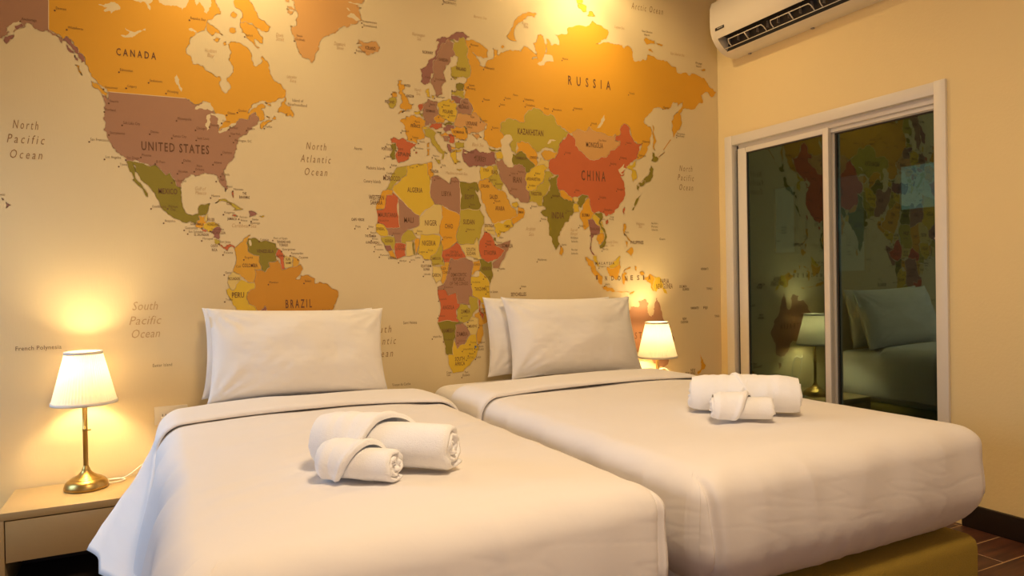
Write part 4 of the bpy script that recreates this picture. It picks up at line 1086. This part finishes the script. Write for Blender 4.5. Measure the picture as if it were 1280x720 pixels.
def bedding_fn(seed, x0, x1, yf, z0, z1, drape_left=False, yh=2.6):
    """x0,x1 side planes, yf foot plane; wrinkles, corner pleats, gathers"""
    def f(p, nx_, ny_, ins, z):
        x, y = p.x, p.y; o = Vector((0, 0, 0)); n2 = Vector((nx_, ny_, 0))
        h = (z - z0) / (z1 - z0); side = 1.0 - smooth(.0, .10, ins) if z > z0 + .1 else 1.0
        top = smooth(.03, .12, ins) if h > .7 else 0.0
        # broad lumps
        o.z += top * (fb(x + seed, y, 0, 2.2) * .010 + fb(x, y + seed, 3, 6) * .003)
        # gentle crown of the quilt
        o.z += top * .018 * (1 - ((x - (x0 + x1) / 2) / ((x1 - x0) / 2)) ** 2)
        # long soft creases running out of the towels / towards the foot corners
        c = fb((x + y * .6) * 1.4 + seed, (y - x * .4) * 9, 1.0); o.z += top * (abs(c) ** 1.5) * -.010
        # side fabric
        o += n2 * side * (fb(x * 3 + seed, y * 3, z * 2) * .007 + .018 * math.sin(PI * min(1, max(0, h))))
        foot = max(0, -ny_)
        # diagonal pulls at the lower hem
        low = 1 - smooth(.05, .62, h)
        u = x if foot > .5 else y
        g = fb(u * 13 + z * 9 + seed, z * 3, 2.0); g2 = fb(u * 26 - z * 13, z * 5, seed + 4)
        o += n2 * side * (low ** 1.3) * (-(abs(g) ** .8) * .010 + g2 * .003)
        # fine horizontal creases on the foot face
        g3 = fb(u * 4.5, z * 26 + u * 5, seed + 9); o += n2 * side * ridge(g3, .12) * -.0014 * (0.4 + low)
        # vertical soft folds dropping from the upper edge
        g4 = fb(u * 7.0, z * 1.2, seed + 14); o += n2 * side * smooth(.25, .9, h) * (abs(g4)) * -.018
        # folded pleat running down beside each front corner, and a small peak where it starts
        for cx_, sg in ((x0, -1), (x1, 1)):
            if drape_left and sg < 0: continue
            d = (x - cx_) * -sg            # distance from the corner towards the middle, on foot face
            if foot > .2 and d < .16 and ins < .1:
                deep = 1.3 if sg < 0 or drape_left else .3
                lean = .030 + .010 * (1 - h) + .004 * math.sin(h * 5)
                o.y += deep * .015 * math.exp(-((d - lean) / .0065) ** 2) * smooth(1.03, .88, h)
                o.y -= deep * .006 * math.exp(-((d - lean + .020) / .015) ** 2) * smooth(1.03, .80, h)
            cd = math.hypot(x - cx_, y - yf)
            if cd < .12 and sg > 0: q = (1 - cd / .12) ** 1.5 * smooth(.62, 1.0, h); o += Vector((sg * .016 * q, -.014 * q, .010 * q))
        if drape_left and nx_ < -.2:
            k = -nx_; drop = 1 - h
            fl_ = .078 * drop ** 1.15
            o.x -= k * fl_ * (1 + .25 * fb(y * 5, seed, z))
            o.x += k * .035 * math.sin(y * 15 + 2 + z * 2) * drop
            if ny_ < -.2: o.y -= .10 * drop * -ny_
        return o
    return f

def make_bed(x0, x1, yf, label, dup=None):
    t = thing('bed', label, 'bed', ((x0 + x1) / 2, (yf + 3.18) / 2, 0)); cx, cy = t.location.x, t.location.y
    def sub(ch): ch.location = (-cx, -cy, 0)
    hy = (3.17 - yf) / 2; yc = (3.17 + yf) / 2; hx = (x1 - x0) / 2; xc = (x0 + x1) / 2
    b = soft_box('bed_base', xc, yc, hx, hy, [(.02, .03), (.003, .035), (0, .05), (0, .235), (.004, .255), (.014, .267), (.03, .272), (hx - .03, .272)], M['base'], t, n=160, rc=.03); sub(b)
    for sx in (x0 + .08, x1 - .08):
        for sy in (yf + .10, 3.05):
            l = boxes('leg', [(sx - .025, sx + .025, sy - .025, sy + .025, 0, .035)], M['dark'], t); sub(l)
    mt = soft_box('mattress', xc, yc + .02, hx - .012, hy - .035, cover_prof(.272, .582, .05, .055, hx, 12, 6, 8, 16), M['sheet'], t,
                  fn=lambda p, a, b_, i, z: Vector((0, 0, fb(p.x, p.y, 0, 4) * .006)) + Vector((a, b_, 0)) * fb(p.x * 4, p.y * 4, z * 6) * .006, n=200, rc=.06); sub(mt)
    return t
B1 = (0.0, .985, 1.235); B2 = (1.125, 2.215, 1.245)
make_bed(*B1, 'single bed nearest the left nightstand, mustard base hidden under white bedding')
make_bed(*B2, 'single bed beside the glass door, mustard upholstered base showing at the foot')

def make_duvet(B, seed, drape, label, yh):
    x0, x1, yf = B
    x0d, x1d, yfd = x0 - .012, x1 + .012, yf - .012
    z0, z1 = (.275, .606)
    hx, hy = (x1d - x0d) / 2, (yh - yfd) / 2
    t = thing('duvet', label, 'duvet', ((x0 + x1) / 2, (yf + yh) / 2, z0)); 
    def sub(ch): ch.location = (-t.location.x, -t.location.y, -z0)
    pr = cover_prof(z0, z1, .125, .062, min(hx, hy))
    if drape:   # loose edge on the left: hangs below the base top
        pass
    f0 = bedding_fn(seed, x0d, x1d, yfd, z0, z1, drape, yh)
    def f(p, nx_, ny_, ins, z):
        o = f0(p, nx_, ny_, ins, z)
        if p.y > yh - .08:                       # lies down onto the mattress under the turned edge
            k = smooth(yh - .08, yh, p.y); o.z -= k * .02
        if drape and nx_ < -.2:
            hh = (z - z0) / (z1 - z0); o.z -= -nx_ * .22 * (1 - hh) ** 1.2; o.x -= -nx_ * (ins if hh < .45 else 0)
        return o
    d = soft_box('duvet_cover', (x0d + x1d) / 2, (yfd + yh) / 2, hx, hy, pr, M['sheet'], t, fn=f, n=880, rc=.065); sub(d)
    return t, sub
dv1, sub1 = make_duvet(B1, 3.3, True, 'white duvet on the left bed, loose edge hanging beside the nightstand', 2.68)
dv2, sub2 = make_duvet(B2, 8.1, False, 'white duvet tucked tightly round the right bed by the glass door', 2.60)

def turned_edge(B, seed, t, sub, zf, yf0, yb0, lflare, zl, zr, name='turned_down_edge'):
    """the top of the duvet folded back: a thick soft strip over the whole width and down both sides"""
    x0, x1, _ = B; x0 -= .03; x1 += .03; r = .085; path = []
    n1 = 26
    for i in range(n1):                                             # left side, hem upwards
        k = 1 - i / n1; z = zl + (zf - r - zl) * (i / n1); path.append((x0 - lflare * k ** 1.2, z, -1, .15, k))
    for i in range(12): a = PI / 2 * i / 12; path.append((x0 + r * (1 - math.cos(a)), zf - r + r * math.sin(a), -math.cos(a), math.sin(a), 0))
    for i in range(61): u = i / 60; path.append((x0 + r + (x1 - x0 - 2 * r) * u, zf + .014 * math.sin(PI * u), 0, 1, 0))
    for i in range(12): a = PI / 2 * (1 - (i + 1) / 12); path.append((x1 - r * (1 - math.cos(a)), zf - r + r * math.sin(a), math.cos(a), math.sin(a), 0))
    for i in range(n1): k = (i + 1) / n1; z = zf - r - (zf - r - zr) * k; path.append((x1 + .01 * k, z, 1, .1, -k))
    nl = 44; vs, fs = [], []
    for j, (x_, z, nx_, nz, k) in enumerate(path):
        x = x_
        s = j * .02
        kl = max(0, k); kr = max(0, -k)
        ya = yf0(x_) - .46 * kl ** 1.1 - .03 * kr; yb = yb0 - .30 * kl - .12 * kr
        L_ = yb - ya; th = .013 + .003 * fb(s * 3, seed, 0)
        ya += .012 * fb(s * 2.5, seed, 5); zz = z
        for i in range(nl):
            a = 2 * PI * i / nl
            ca, sa = math.cos(a), math.sin(a)
            v = .5 - .5 * math.copysign(abs(ca) ** .35, ca)         # 0 front .. 1 back
            off = th * math.copysign(abs(sa) ** .7, sa) * (1.0 if sa > 0 else .75)
            off *= (1.25 - .8 * v) if sa > 0 else 1
            y = ya + L_ * v; xx = x + (lflare * kl ** 1.2 * .70 * (1 - v) - .03 * kl * v + .012 * kl * math.sin(v * 9) if kl else 0)
            wr = (fb(y * 9 + seed, s * 2.2, 1) * .007 + abs(fb(y * 22, s * 3 + y * 8, seed)) * -.004) if sa > 0 else 0
            wr += (kl + kr) * .014 * fb(y * 8, s * 2, seed + 3)
            vs.append(Vector((xx + nx_ * (off + wr), y, zz + nz * (off + wr))))
    m_ = len(path)
    for j in range(m_ - 1):
        for i in range(nl):
            i2 = (i + 1) % nl; fs.append((j * nl + i, (j + 1) * nl + i, (j + 1) * nl + i2, j * nl + i2))
    fs.append(tuple(range(nl))); fs.append(tuple(range((m_ - 1) * nl, m_ * nl))[::-1])
    o = mesh_obj(name, vs, fs, M['sheet'], t, smooth=True); sub(o); return o
turned_edge(B1, 1.7, dv1, sub1, .618, lambda x: 2.545 - .07 * max(0, x - .6) / .4 if x > .6 else 2.545, 2.86, .175, .245, .32)
turned_edge(B2, 5.2, dv2, sub2, .618, lambda x: 2.47, 2.80, .02, .33, .32)

# ---------------------------------------------------------------- pillows
def pillow_mesh(W, H, T, seed, nu=56, nv=40):
    vs, fs = [], []
    for sd in (1, -1):
        for j in range(nv + 1):
            for i in range(nu + 1):
                u = -1 + 2 * i / nu; v = -1 + 2 * j / nv
                au, av = abs(u), abs(v)
                x = u * W / 2 * (1 - .045 * (1 - av ** 2.0) * au ** 3); y = v * H / 2 * (1 - .05 * (1 - au ** 2.5) * av ** 3)
                ear = (au * av) ** 8; x *= 1 + .015 * ear; y *= 1 + .02 * ear
                t = T * (max(0, 1 - au ** 2.6) ** .55) * (max(0, 1 - av ** 2.4) ** .6)
                edge = max(au, av)
                t += (fb(u * 2.2 + seed, v * 2, sd) * .012 + abs(fb(u * 7, v * 7 + seed, sd * 2)) * -.006) * (1 - edge ** 6)
                # creases that radiate from the corners
                for cu in (-1, 1):
                    for cv in (-1, 1):
                        d = math.hypot(u - cu, (v - cv) * .7)
                        if d < .7:
                            a = math.atan2(v - cv, u - cu); t += math.sin(a * 17 + seed * 3 + cu) * .005 * smooth(.7, .2, d) * smooth(0, .12, d)
                vs.append(Vector((x, sd * (t + .002), y)))
    n = (nu + 1) * (nv + 1)
    for sd in range(2):
        for j in range(nv):
            for i in range(nu):
                a = sd * n + j * (nu + 1) + i; q = (a, a + 1, a + nu + 2, a + nu + 1); fs.append(q[::-1] if sd == 0 else q)
    rim = [(i, 0) for i in range(nu)] + [(nu, j) for j in range(nv)] + [(i, nv) for i in range(nu, 0, -1)] + [(0, j) for j in range(nv, 0, -1)]
    for k in range(len(rim)):
        a = rim[k]; b = rim[(k + 1) % len(rim)]; ia = a[1] * (nu + 1) + a[0]; ib = b[1] * (nu + 1) + b[0]
        fs.append((ia, ib, n + ib, n + ia))
    return vs, fs
def pillow(loc, rx, rz, ry, W, H, T, seed, label, group):
    vs, fs = pillow_mesh(W, H, T, seed)
    o = mesh_obj('pillow', vs, fs, M['case'], smooth=True); tag(o, label, 'pillow', group)
    o.rotation_euler = (rx, ry, rz); o.location = loc; return o
G = 'white pillows propped against the map wall'
pillow((.488, 3.085, .790), -.16, 0, .03, .70, .365, .062, 2.0, 'rear white pillow on the left bed, only its edges showing behind the front pillow', G)
pillow((.502, 2.945, .792), -.30, 0, .03, .705, .375, .090, 0.7, 'front white pillow on the left bed, covering the bottom of Brazil', G)
pillow((1.775, 3.085, .795), -.16, 0, .02, .74, .385, .066, 5.5, 'rear white pillow on the right bed, its left side showing beside South Africa', G)
pillow((1.828, 2.955, .797), -.30, 0, .02, .745, .395, .090, 4.1, 'front white pillow on the right bed next to the table lamp', G)

# ---------------------------------------------------------------- rolled towels
def roll(name, R, Ln, parent, seed, turns=2.6, th=None):
    """a towel rolled up: spiral sheet, ends softly rounded; axis along local X, resting on z=0"""
    th = th or R / (turns + .4); ns = 110; nx_ = 26; prof = []
    for i in range(ns + 1):
        f = i / ns; a = -f * turns * 2 * PI - 1.0; r = R - th * .5 - (R - th * .75) * f * .93
        prof.append((a, r))
    vs, fs = [], []
    outer = [(r + th * .44, a) for a, r in prof]; inner = [(max(.002, r - th * .44), a) for a, r in reversed(prof)]
    loop = outer + inner; m_ = len(loop)
    for k in range(nx_ + 1):
        t = -1 + 2 * k / nx_; e = max(0, (abs(t) - .86) / .14)
        for q, (rr, a) in enumerate(loop):
            mid = prof[q][1] if q <= ns else prof[2 * ns + 1 - q][1]
            r2 = mid + (rr - mid) * math.sqrt(max(0, 1 - (e * .92) ** 2)) if True else rr
            r2 *= 1 + .03 * fb(t * 2 + seed, math.cos(a) * 1.5, math.sin(a) * 1.5)
            sink = 1.0
            x = t * Ln / 2 - (1 if t > 0 else -1) * .0 * (1 - mid / R) + (e * .010 * fb(a * 1.5, mid * 60, seed))
            z = R + r2 * math.sin(a); z = max(z, .0015 + .004 * (1 - math.cos(a)) * 0)
            if z < .10 * R: z = .10 * R * .3 + z * .7 - .02 * R
            vs.append(Vector((x, r2 * math.cos(a) * 1.04, max(0, z))))
    for k in range(nx_):
        for q in range(m_):
            q2 = (q + 1) % m_; fs.append((k * m_ + q, k * m_ + q2, (k + 1) * m_ + q2, (k + 1) * m_ + q))
    for base, fl_ in ((0, False), (nx_ * m_, True)):
        for q in range(ns):
            a, b, c, d = base + q, base + q + 1, base + m_ - 2 - q, base + m_ - 1 - q
            fs.append((a, b, c, d) if fl_ else (d, c, b, a))
    # softly closed core
    return mesh_obj(name, vs, fs, M['terry'], parent, smooth=True)
def wrap(name, R, Ln, xb, parent, seed, side=1, a0=-62, a1=215, th=.0075):
    """loose layer of the towel lying over one half of the roll; its free edge xb(f) ends in a soft rolled lip"""
    ns, nx_ = 60, 26; vs, fs = [], []
    cols = nx_ + 8
    for i in range(ns + 1):
        f = i / ns; a = math.radians(a0 + (a1 - a0) * f); e = xb(f)
        for lay in (0, 1):
            pass
        row = []
        for k in range(nx_ + 1):                          # outer skin, from the roll end to the lip
            g = k / nx_; x = -Ln / 2 + .006 + (e + Ln / 2 - .006) * g
            off = th * min(1, g * 5 + .05) + .0045 * math.exp(-((e - x - .006) / .008) ** 2)
            off += .006 * abs(fb(x * 26 + seed, f * 2.2, seed)) * min(1, g * 3) * min(1, f * 4) * min(1, (1 - f) * 4)
            row.append((x, R + off))
        for k in range(8):                                # lip curls back down to the roll
            q = PI / 2 * (k + 1) / 8; row.append((e + .0045 * math.sin(q), R + (th + .0045) * math.cos(q) - .001))
        for (x, r) in row:
            r *= min(1, .90 + .1 * smooth(0, .06, f) * smooth(0, .06, 1 - f) * 1.0) if (f < .06 or f > .94) else 1
            z = R + r * math.sin(a); vs.append(Vector((x * side, -r * 1.03 * math.cos(a), max(.0012, z))))
    for i in range(ns):
        for k in range(cols - 0):
            if k + 1 > nx_ + 8: continue
            p = i * (cols + 1) + k; q = (p, p + 1, p + cols + 2, p + cols + 1); fs.append(q if side > 0 else q[::-1])
    return mesh_obj(name, vs, fs, M['terry'], parent, smooth=True)
ZT = .623
def towel(loc, rz, R, Ln, label, seed, wraps):
    t = thing('rolled_towel', label, 'towel', loc, rz, 'rolled towels laid on the beds')
    roll('towel_roll', R, Ln, t, seed)
    for k, (xb, side) in enumerate(wraps): wrap('folded_corner', R + .0012 * k, Ln, xb, t, seed + k * 2.1, side)
    return t
def vee(xm, lo, hi): return lambda f: (lo + (xm - lo) * (f / .45) ** .8) if f < .45 else (xm + (hi - xm) * ((f - .45) / .55))
towel((.473, 1.636, ZT + .003), -.74, .060, .355, 'large rolled white bath towel on the left bed', .4, [(vee(-.01, -.075, .10), 1)])
towel((.388, 1.556, ZT + .003), -.80, .041, .190, 'small rolled white hand towel in front of the bath towel on the left bed', 1.9, [(vee(.015, -.045, .06), 1)])
towel((1.708, 1.702, ZT + .004), -.76, .055, .345, 'large rolled white bath towel on the right bed', 2.6, [(vee(.02, -.06, .09), 1), (vee(.02, -.05, .08), -1)])
towel((1.606, 1.612, ZT + .004), -.62, .038, .185, 'small rolled white hand towel in front of the bath towel on the right bed', 3.8, [(vee(.01, -.03, .05), 1)])

# ---------------------------------------------------------------- nightstands
def nightstand(x0, x1, label):
    t = thing('nightstand', label, 'nightstand', ((x0 + x1) / 2, 3.02, 0)); W = (x1 - x0) / 2; y0, y1 = 2.855 - 3.02, 3.178 - 3.02; H = .318
    boxes('table_top', [(-W, W, y0, y1, H - .026, H)], M['stand'], t, bev=.0015)
    boxes('side_panel', [(-W, -W + .018, y0 + .001, y1, 0, H - .0265)], M['stand'], t, bev=.001)
    boxes('side_panel', [(W - .018, W, y0 + .001, y1, 0, H - .0265)], M['stand'], t, bev=.001)
    boxes('back_panel', [(-W + .0185, W - .0185, y1 - .012, y1, .02, H - .027)], M['dark'], t)
    boxes('shelf', [(-W + .0185, W - .0185, y0 + .02, y1 - .0125, .02, .036)], M['dark'], t)
    d = boxes('drawer', [(-W + .0215, W - .0215, y0 + .001, y0 + .017, .148, H - .030)], M['stand'], t, bev=.0012)
    boxes('drawer_box', [(-W + .028, W - .028, y0 + .0172, y1 - .03, .156, H - .045)], M['dark'], d)
    return t
nightstand(-.515, -.035, 'cream nightstand with one drawer left of the beds, table lamp on top')
nightstand(2.255, 2.735, 'cream nightstand between the right bed and the glass door, seen in the glass')

# ---------------------------------------------------------------- table lamps
def table_lamp(loc, label, rz):
    t = thing('table_lamp', label, 'lamp', loc, rz)
    lathe('lamp_base', [(0, 0), (.068, 0), (.0725, .0015), (.0738, .005), (.0738, .012), (.072, .0165), (.0715, .0175), (.0695, .024), (.064, .031), (.056, .0365), (.054, .0372), (.053, .039), (.045, .0435), (.036, .047), (.0345, .049), (.027, .054), (.019, .062), (.0135, .071), (.0135, .0745), (.0115, .077), (.010, .083), (.0085, .086)], M['brass'], t, n=64)
    lathe('stem', [(.0085, .080), (.0085, .215), (.0094, .216), (.0094, .226), (.0085, .227), (.0085, .36), (.009, .361), (.012, .37), (.012, .40), (0, .401)], M['brass'], t, n=24)
    sw = tube('switch_knob', [Vector((.004, -.002, .22)), Vector((.019, -.004, .22))], .0032, M['brass'], t)
    zb, zt, rb, rt = .325, .512, .107, .061; np_ = 300; rows_ = 12; vs = []; fs = []
    for lay in (0, 1):
        for i in range(rows_ + 1):
            f = i / rows_; z = zb + (zt - zb) * f; r = rb + (rt - rb) * f
            for k in range(np_):
                a = 2 * PI * k / np_; pl = abs(((k * 60 / np_) % 1) - .5) * 2
                rr = r + .0016 * pl * (1 if lay == 0 else 1) - .0012 * lay
                vs.append((rr * math.cos(a), rr * math.sin(a), z))
    n = (rows_ + 1) * np_
    for lay in (0,):
        for i in range(rows_):
            for k in range(np_):
                k2 = (k + 1) % np_; fs.append((i * np_ + k, i * np_ + k2, (i + 1) * np_ + k2, (i + 1) * np_ + k))
    vs = vs[:n]
    sh = mesh_obj('lamp_shade', vs, fs, M['shade'], t)
    for nm, z, r in (('lower', zb, rb), ('upper', zt, rt)):
        v, f = lathe_data([(r - .0015, z - .005), (r + .0035, z - .005), (r + .003, z + .006), (r - .0015, z + .006), (r - .0015, z - .005)], 96)
        mesh_obj('shade_binding', v, f, M['shade'], sh, smooth=True)
    ring = [Vector((.013 * math.cos(a * PI / 8), .013 * math.sin(a * PI / 8), zt - .012)) for a in range(17)]
    v, f = tube_data(ring, .0015, 6)
    for q in range(3):
        a = q * 2 * PI / 3 + .4; v2, f2 = tube_data([Vector((.013 * math.cos(a), .013 * math.sin(a), zt - .012)), Vector(((rt - .001) * math.cos(a), (rt - .001) * math.sin(a), zt - .003))], .0013, 6)
        b = len(v); v += v2; f += [tuple(b + i for i in x) for x in f2]
    mesh_obj('shade_carrier', v, f, M['brass'], sh, smooth=True)
    lathe('bulb', [(.012, .40), (.014, .41), (.024, .43), (.029, .448), (.026, .466), (.014, .479), (0, .482)], M['bulb'], t, n=24)
    ld = bpy.data.lights.new('bulb_glow', 'POINT'); ld.energy = LAMP_W; ld.color = WARM; ld.shadow_soft_size = .032
    lo_ = bpy.data.objects.new('bulb_glow', ld); C.objects.link(lo_); lo_.location = (0, 0, .445); lo_.parent = t
    return t
LAMP_W = 11.0
def bulb_mat():
    m, nt, b = new_mat('glowing_bulb_glass'); N = nt.nodes; L = nt.links; N.remove(b); out = N['Material Output']
    e = N.new('ShaderNodeEmission'); e.inputs[0].default_value = (1, .72, .36, 1); e.inputs[1].default_value = 8
    t = N.new('ShaderNodeBsdfTransparent'); mx = N.new('ShaderNodeMixShader'); mx.inputs[0].default_value = .25
    L.new(t.outputs[0], mx.inputs[1]); L.new(e.outputs[0], mx.inputs[2]); L.new(mx.outputs[0], out.inputs[0]); return m
M['bulb'] = bulb_mat()
tl1 = table_lamp((-.275, 3.06, .3185), 'lit brass table lamp with pleated shade on the left nightstand', 0)
tl2 = table_lamp((2.43, 3.06, .3185), 'lit brass table lamp with pleated shade between the right bed and the glass door', 0)

# cords and socket
sk = thing('wall_socket', 'cream double wall socket half hidden behind the left bed', 'socket', (.018, 3.197, .545))
boxes('socket_plate', [(-.062, .062, -.008, 0, -.037, .037)], M['plate'], sk, bev=.002)
for q in (-.026, .030): 
    boxes('outlet', [(q - .017, q + .017, -.0095, -.0081, -.017, .017)], M['frame'], sk)
    for e in (-.006, .006): boxes('slot', [(q + e - .0012, q + e + .0012, -.0105, -.0096, -.004, .006)], M['ac_dark'], sk)
pg = thing('lamp_plug', 'white plug with cord pushed into the socket behind the left bed', 'plug', (-.008, 3.186, .530))
boxes('plug_body', [(-.012, .012, -.032, -.001, -.013, .012)], M['cord'], pg, bev=.004)
tube('plug_cord', catmull([(0, -.03, -.008), (-.004, -.05, -.03), (-.012, -.03, -.07), (-.008, -.02, -.12), (-.02, -.018, -.18), (-.012, -.03, -.2015)], 8), .0032, M['cord'], pg)
c1 = tube('lamp_cord', catmull([(-.205, 3.07, .324), (-.170, 3.08, .3235), (-.150, 3.11, .323), (-.175, 3.135, .3235), (-.205, 3.125, .3245), (-.15, 3.135, .325), (-.09, 3.16, .360), (-.05, 3.17, .380), (-.01, 3.175, .375)], 10), .0026, M['cord'])
c1.parent = tl1; c1.location = (.275, -3.06, -.3185)
c2 = tube('lamp_cord', catmull([(2.505, 3.07, .324), (2.55, 3.05, .3235), (2.60, 3.08, .40), (2.585, 3.10, .50), (2.53, 3.12, .565), (2.47, 3.13, .55), (2.44, 3.15, .56), (2.455, 3.16, .45), (2.52, 3.165, .40), (2.60, 3.17, .34)], 10), .0028, M['cord'])
c2.parent = tl2; c2.location = (-2.43, -3.06, -.3185)

# ---------------------------------------------------------------- air conditioner
ac = thing('air_conditioner', 'white split air conditioner mounted high on the wall above the glass door', 'air conditioner', (XR, 2.52, 2.356))
AY0, AY1 = 2.02 - 2.52, 3.045 - 2.52
full = [(0, 0), (-.045, .000), (-.075, .003), (-.105, .012), (-.135, .030), (-.160, .052), (-.178, .074), (-.190, .095), (-.198, .118), (-.203, .150), (-.205, .20), (-.203, .255), (-.190, .290), (-.165, .300), (0, .300)]
slot = [(0, 0), (-.045, .000), (-.075, .003), (-.112, .0145), (-.100, .045), (-.115, .095), (-.150, .100), (-.181, .079), (-.190, .095), (-.198, .118), (-.203, .150), (-.205, .20), (-.203, .255), (-.190, .290), (-.165, .300), (0, .300)]
def prism(prof, y0, y1):
    n = len(prof); vs = [(x, y0, z) for x, z in prof] + [(x, y1, z) for x, z in prof]
    fs = [(i, (i + 1) % n, n + (i + 1) % n, n + i) for i in range(n)]; fs.append(tuple(range(n))[::-1]); fs.append(tuple(range(n, 2 * n))); return vs, fs
V_, F_, MI = [], [], []
def addp(prof, y0, y1, dark=()):
    v, f = prism(prof, y0, y1); b = len(V_); V_.extend(v)
    for i, q in enumerate(f): F_.append(tuple(b + k for k in q)); MI.append(1 if i in dark else 0)
def shrink(pf, s): return [(x * s, z if z < .001 else z * (1 - (1 - s) * .25) + (1 - s) * .02) for x, z in pf]
addp(full, AY0 + .008, AY0 + .045); addp(slot, AY0 + .045, AY1 - .045, dark=(3, 4, 5, 6)); addp(full, AY1 - .045, AY1 - .008)
addp(shrink(full, .965), AY0, AY0 + .008); addp(shrink(full, .965), AY1 - .008, AY1)
acb = mesh_obj('casing', V_, F_, None, ac, mats=[M['ac'], M['ac_dark']], midx=MI, smooth=True)
try: acb.data.set_sharp_from_angle(angle=.6)
except Exception: pass
lo_p, up_p = Vector((-.112, 0, .0145)), Vector((-.181, 0, .079)); inn = Vector((.055, 0, .059)).normalized()
def sp(t, y, dep=.006): p = lo_p + (up_p - lo_p) * t + inn * dep; return Vector((p.x, y, p.z))
tube('louvre_rod', [sp(.22, AY0 + .03, -.001), sp(.22, AY1 - .03, -.001)], .0022, M['ac'], ac, n=6)
ny = 3; span = (AY1 - AY0 - .11) / ny
for k in range(ny):                                          # pale swing brackets inside the outlet
    a = AY0 + .055 + k * span + .012; c = a + span - .048
    tube('swing_bracket', catmull([sp(.24, a), sp(.50, a), sp(.68, a + .008), sp(.70, a + .02), sp(.70, (a + c) / 2), sp(.70, c - .02), sp(.68, c - .008), sp(.50, c), sp(.24, c)], 5), .0026, M['ac'], ac, n=6)
    tube('bracket_post', [sp(.24, (a + c) / 2), sp(.70, (a + c) / 2)], .0036, M['ac'], ac, n=6)
for k in range(26):
    a = AY0 + .07 + k * (AY1 - AY0 - .14) / 25
    if k % 2: boxes('air_fin', [(-.128, -.112, a - .001, a + .001, .050, .085)], M['ac_grey'], ac)
bg = boxes('badge', [(-.2035, -.2005, AY1 - .115, AY1 - .045, .118, .135)], M['ac_dark'], ac, bev=.0012)
bg.location = (.002, 0, 0)
boxes('badge_lettering', [(-.2045, -.2034, AY1 - .103 + i * .0085, AY1 - .098 + i * .0085, .1255, .1295) for i in range(5)], M['ac'], bg)
for y in (2.93 - 2.52, 2.50 - 2.52):
    boxes('clip', [(-.014, 0, y - .008, y + .008, -.006, .0)], M['ac_grey'], ac, bev=.001)
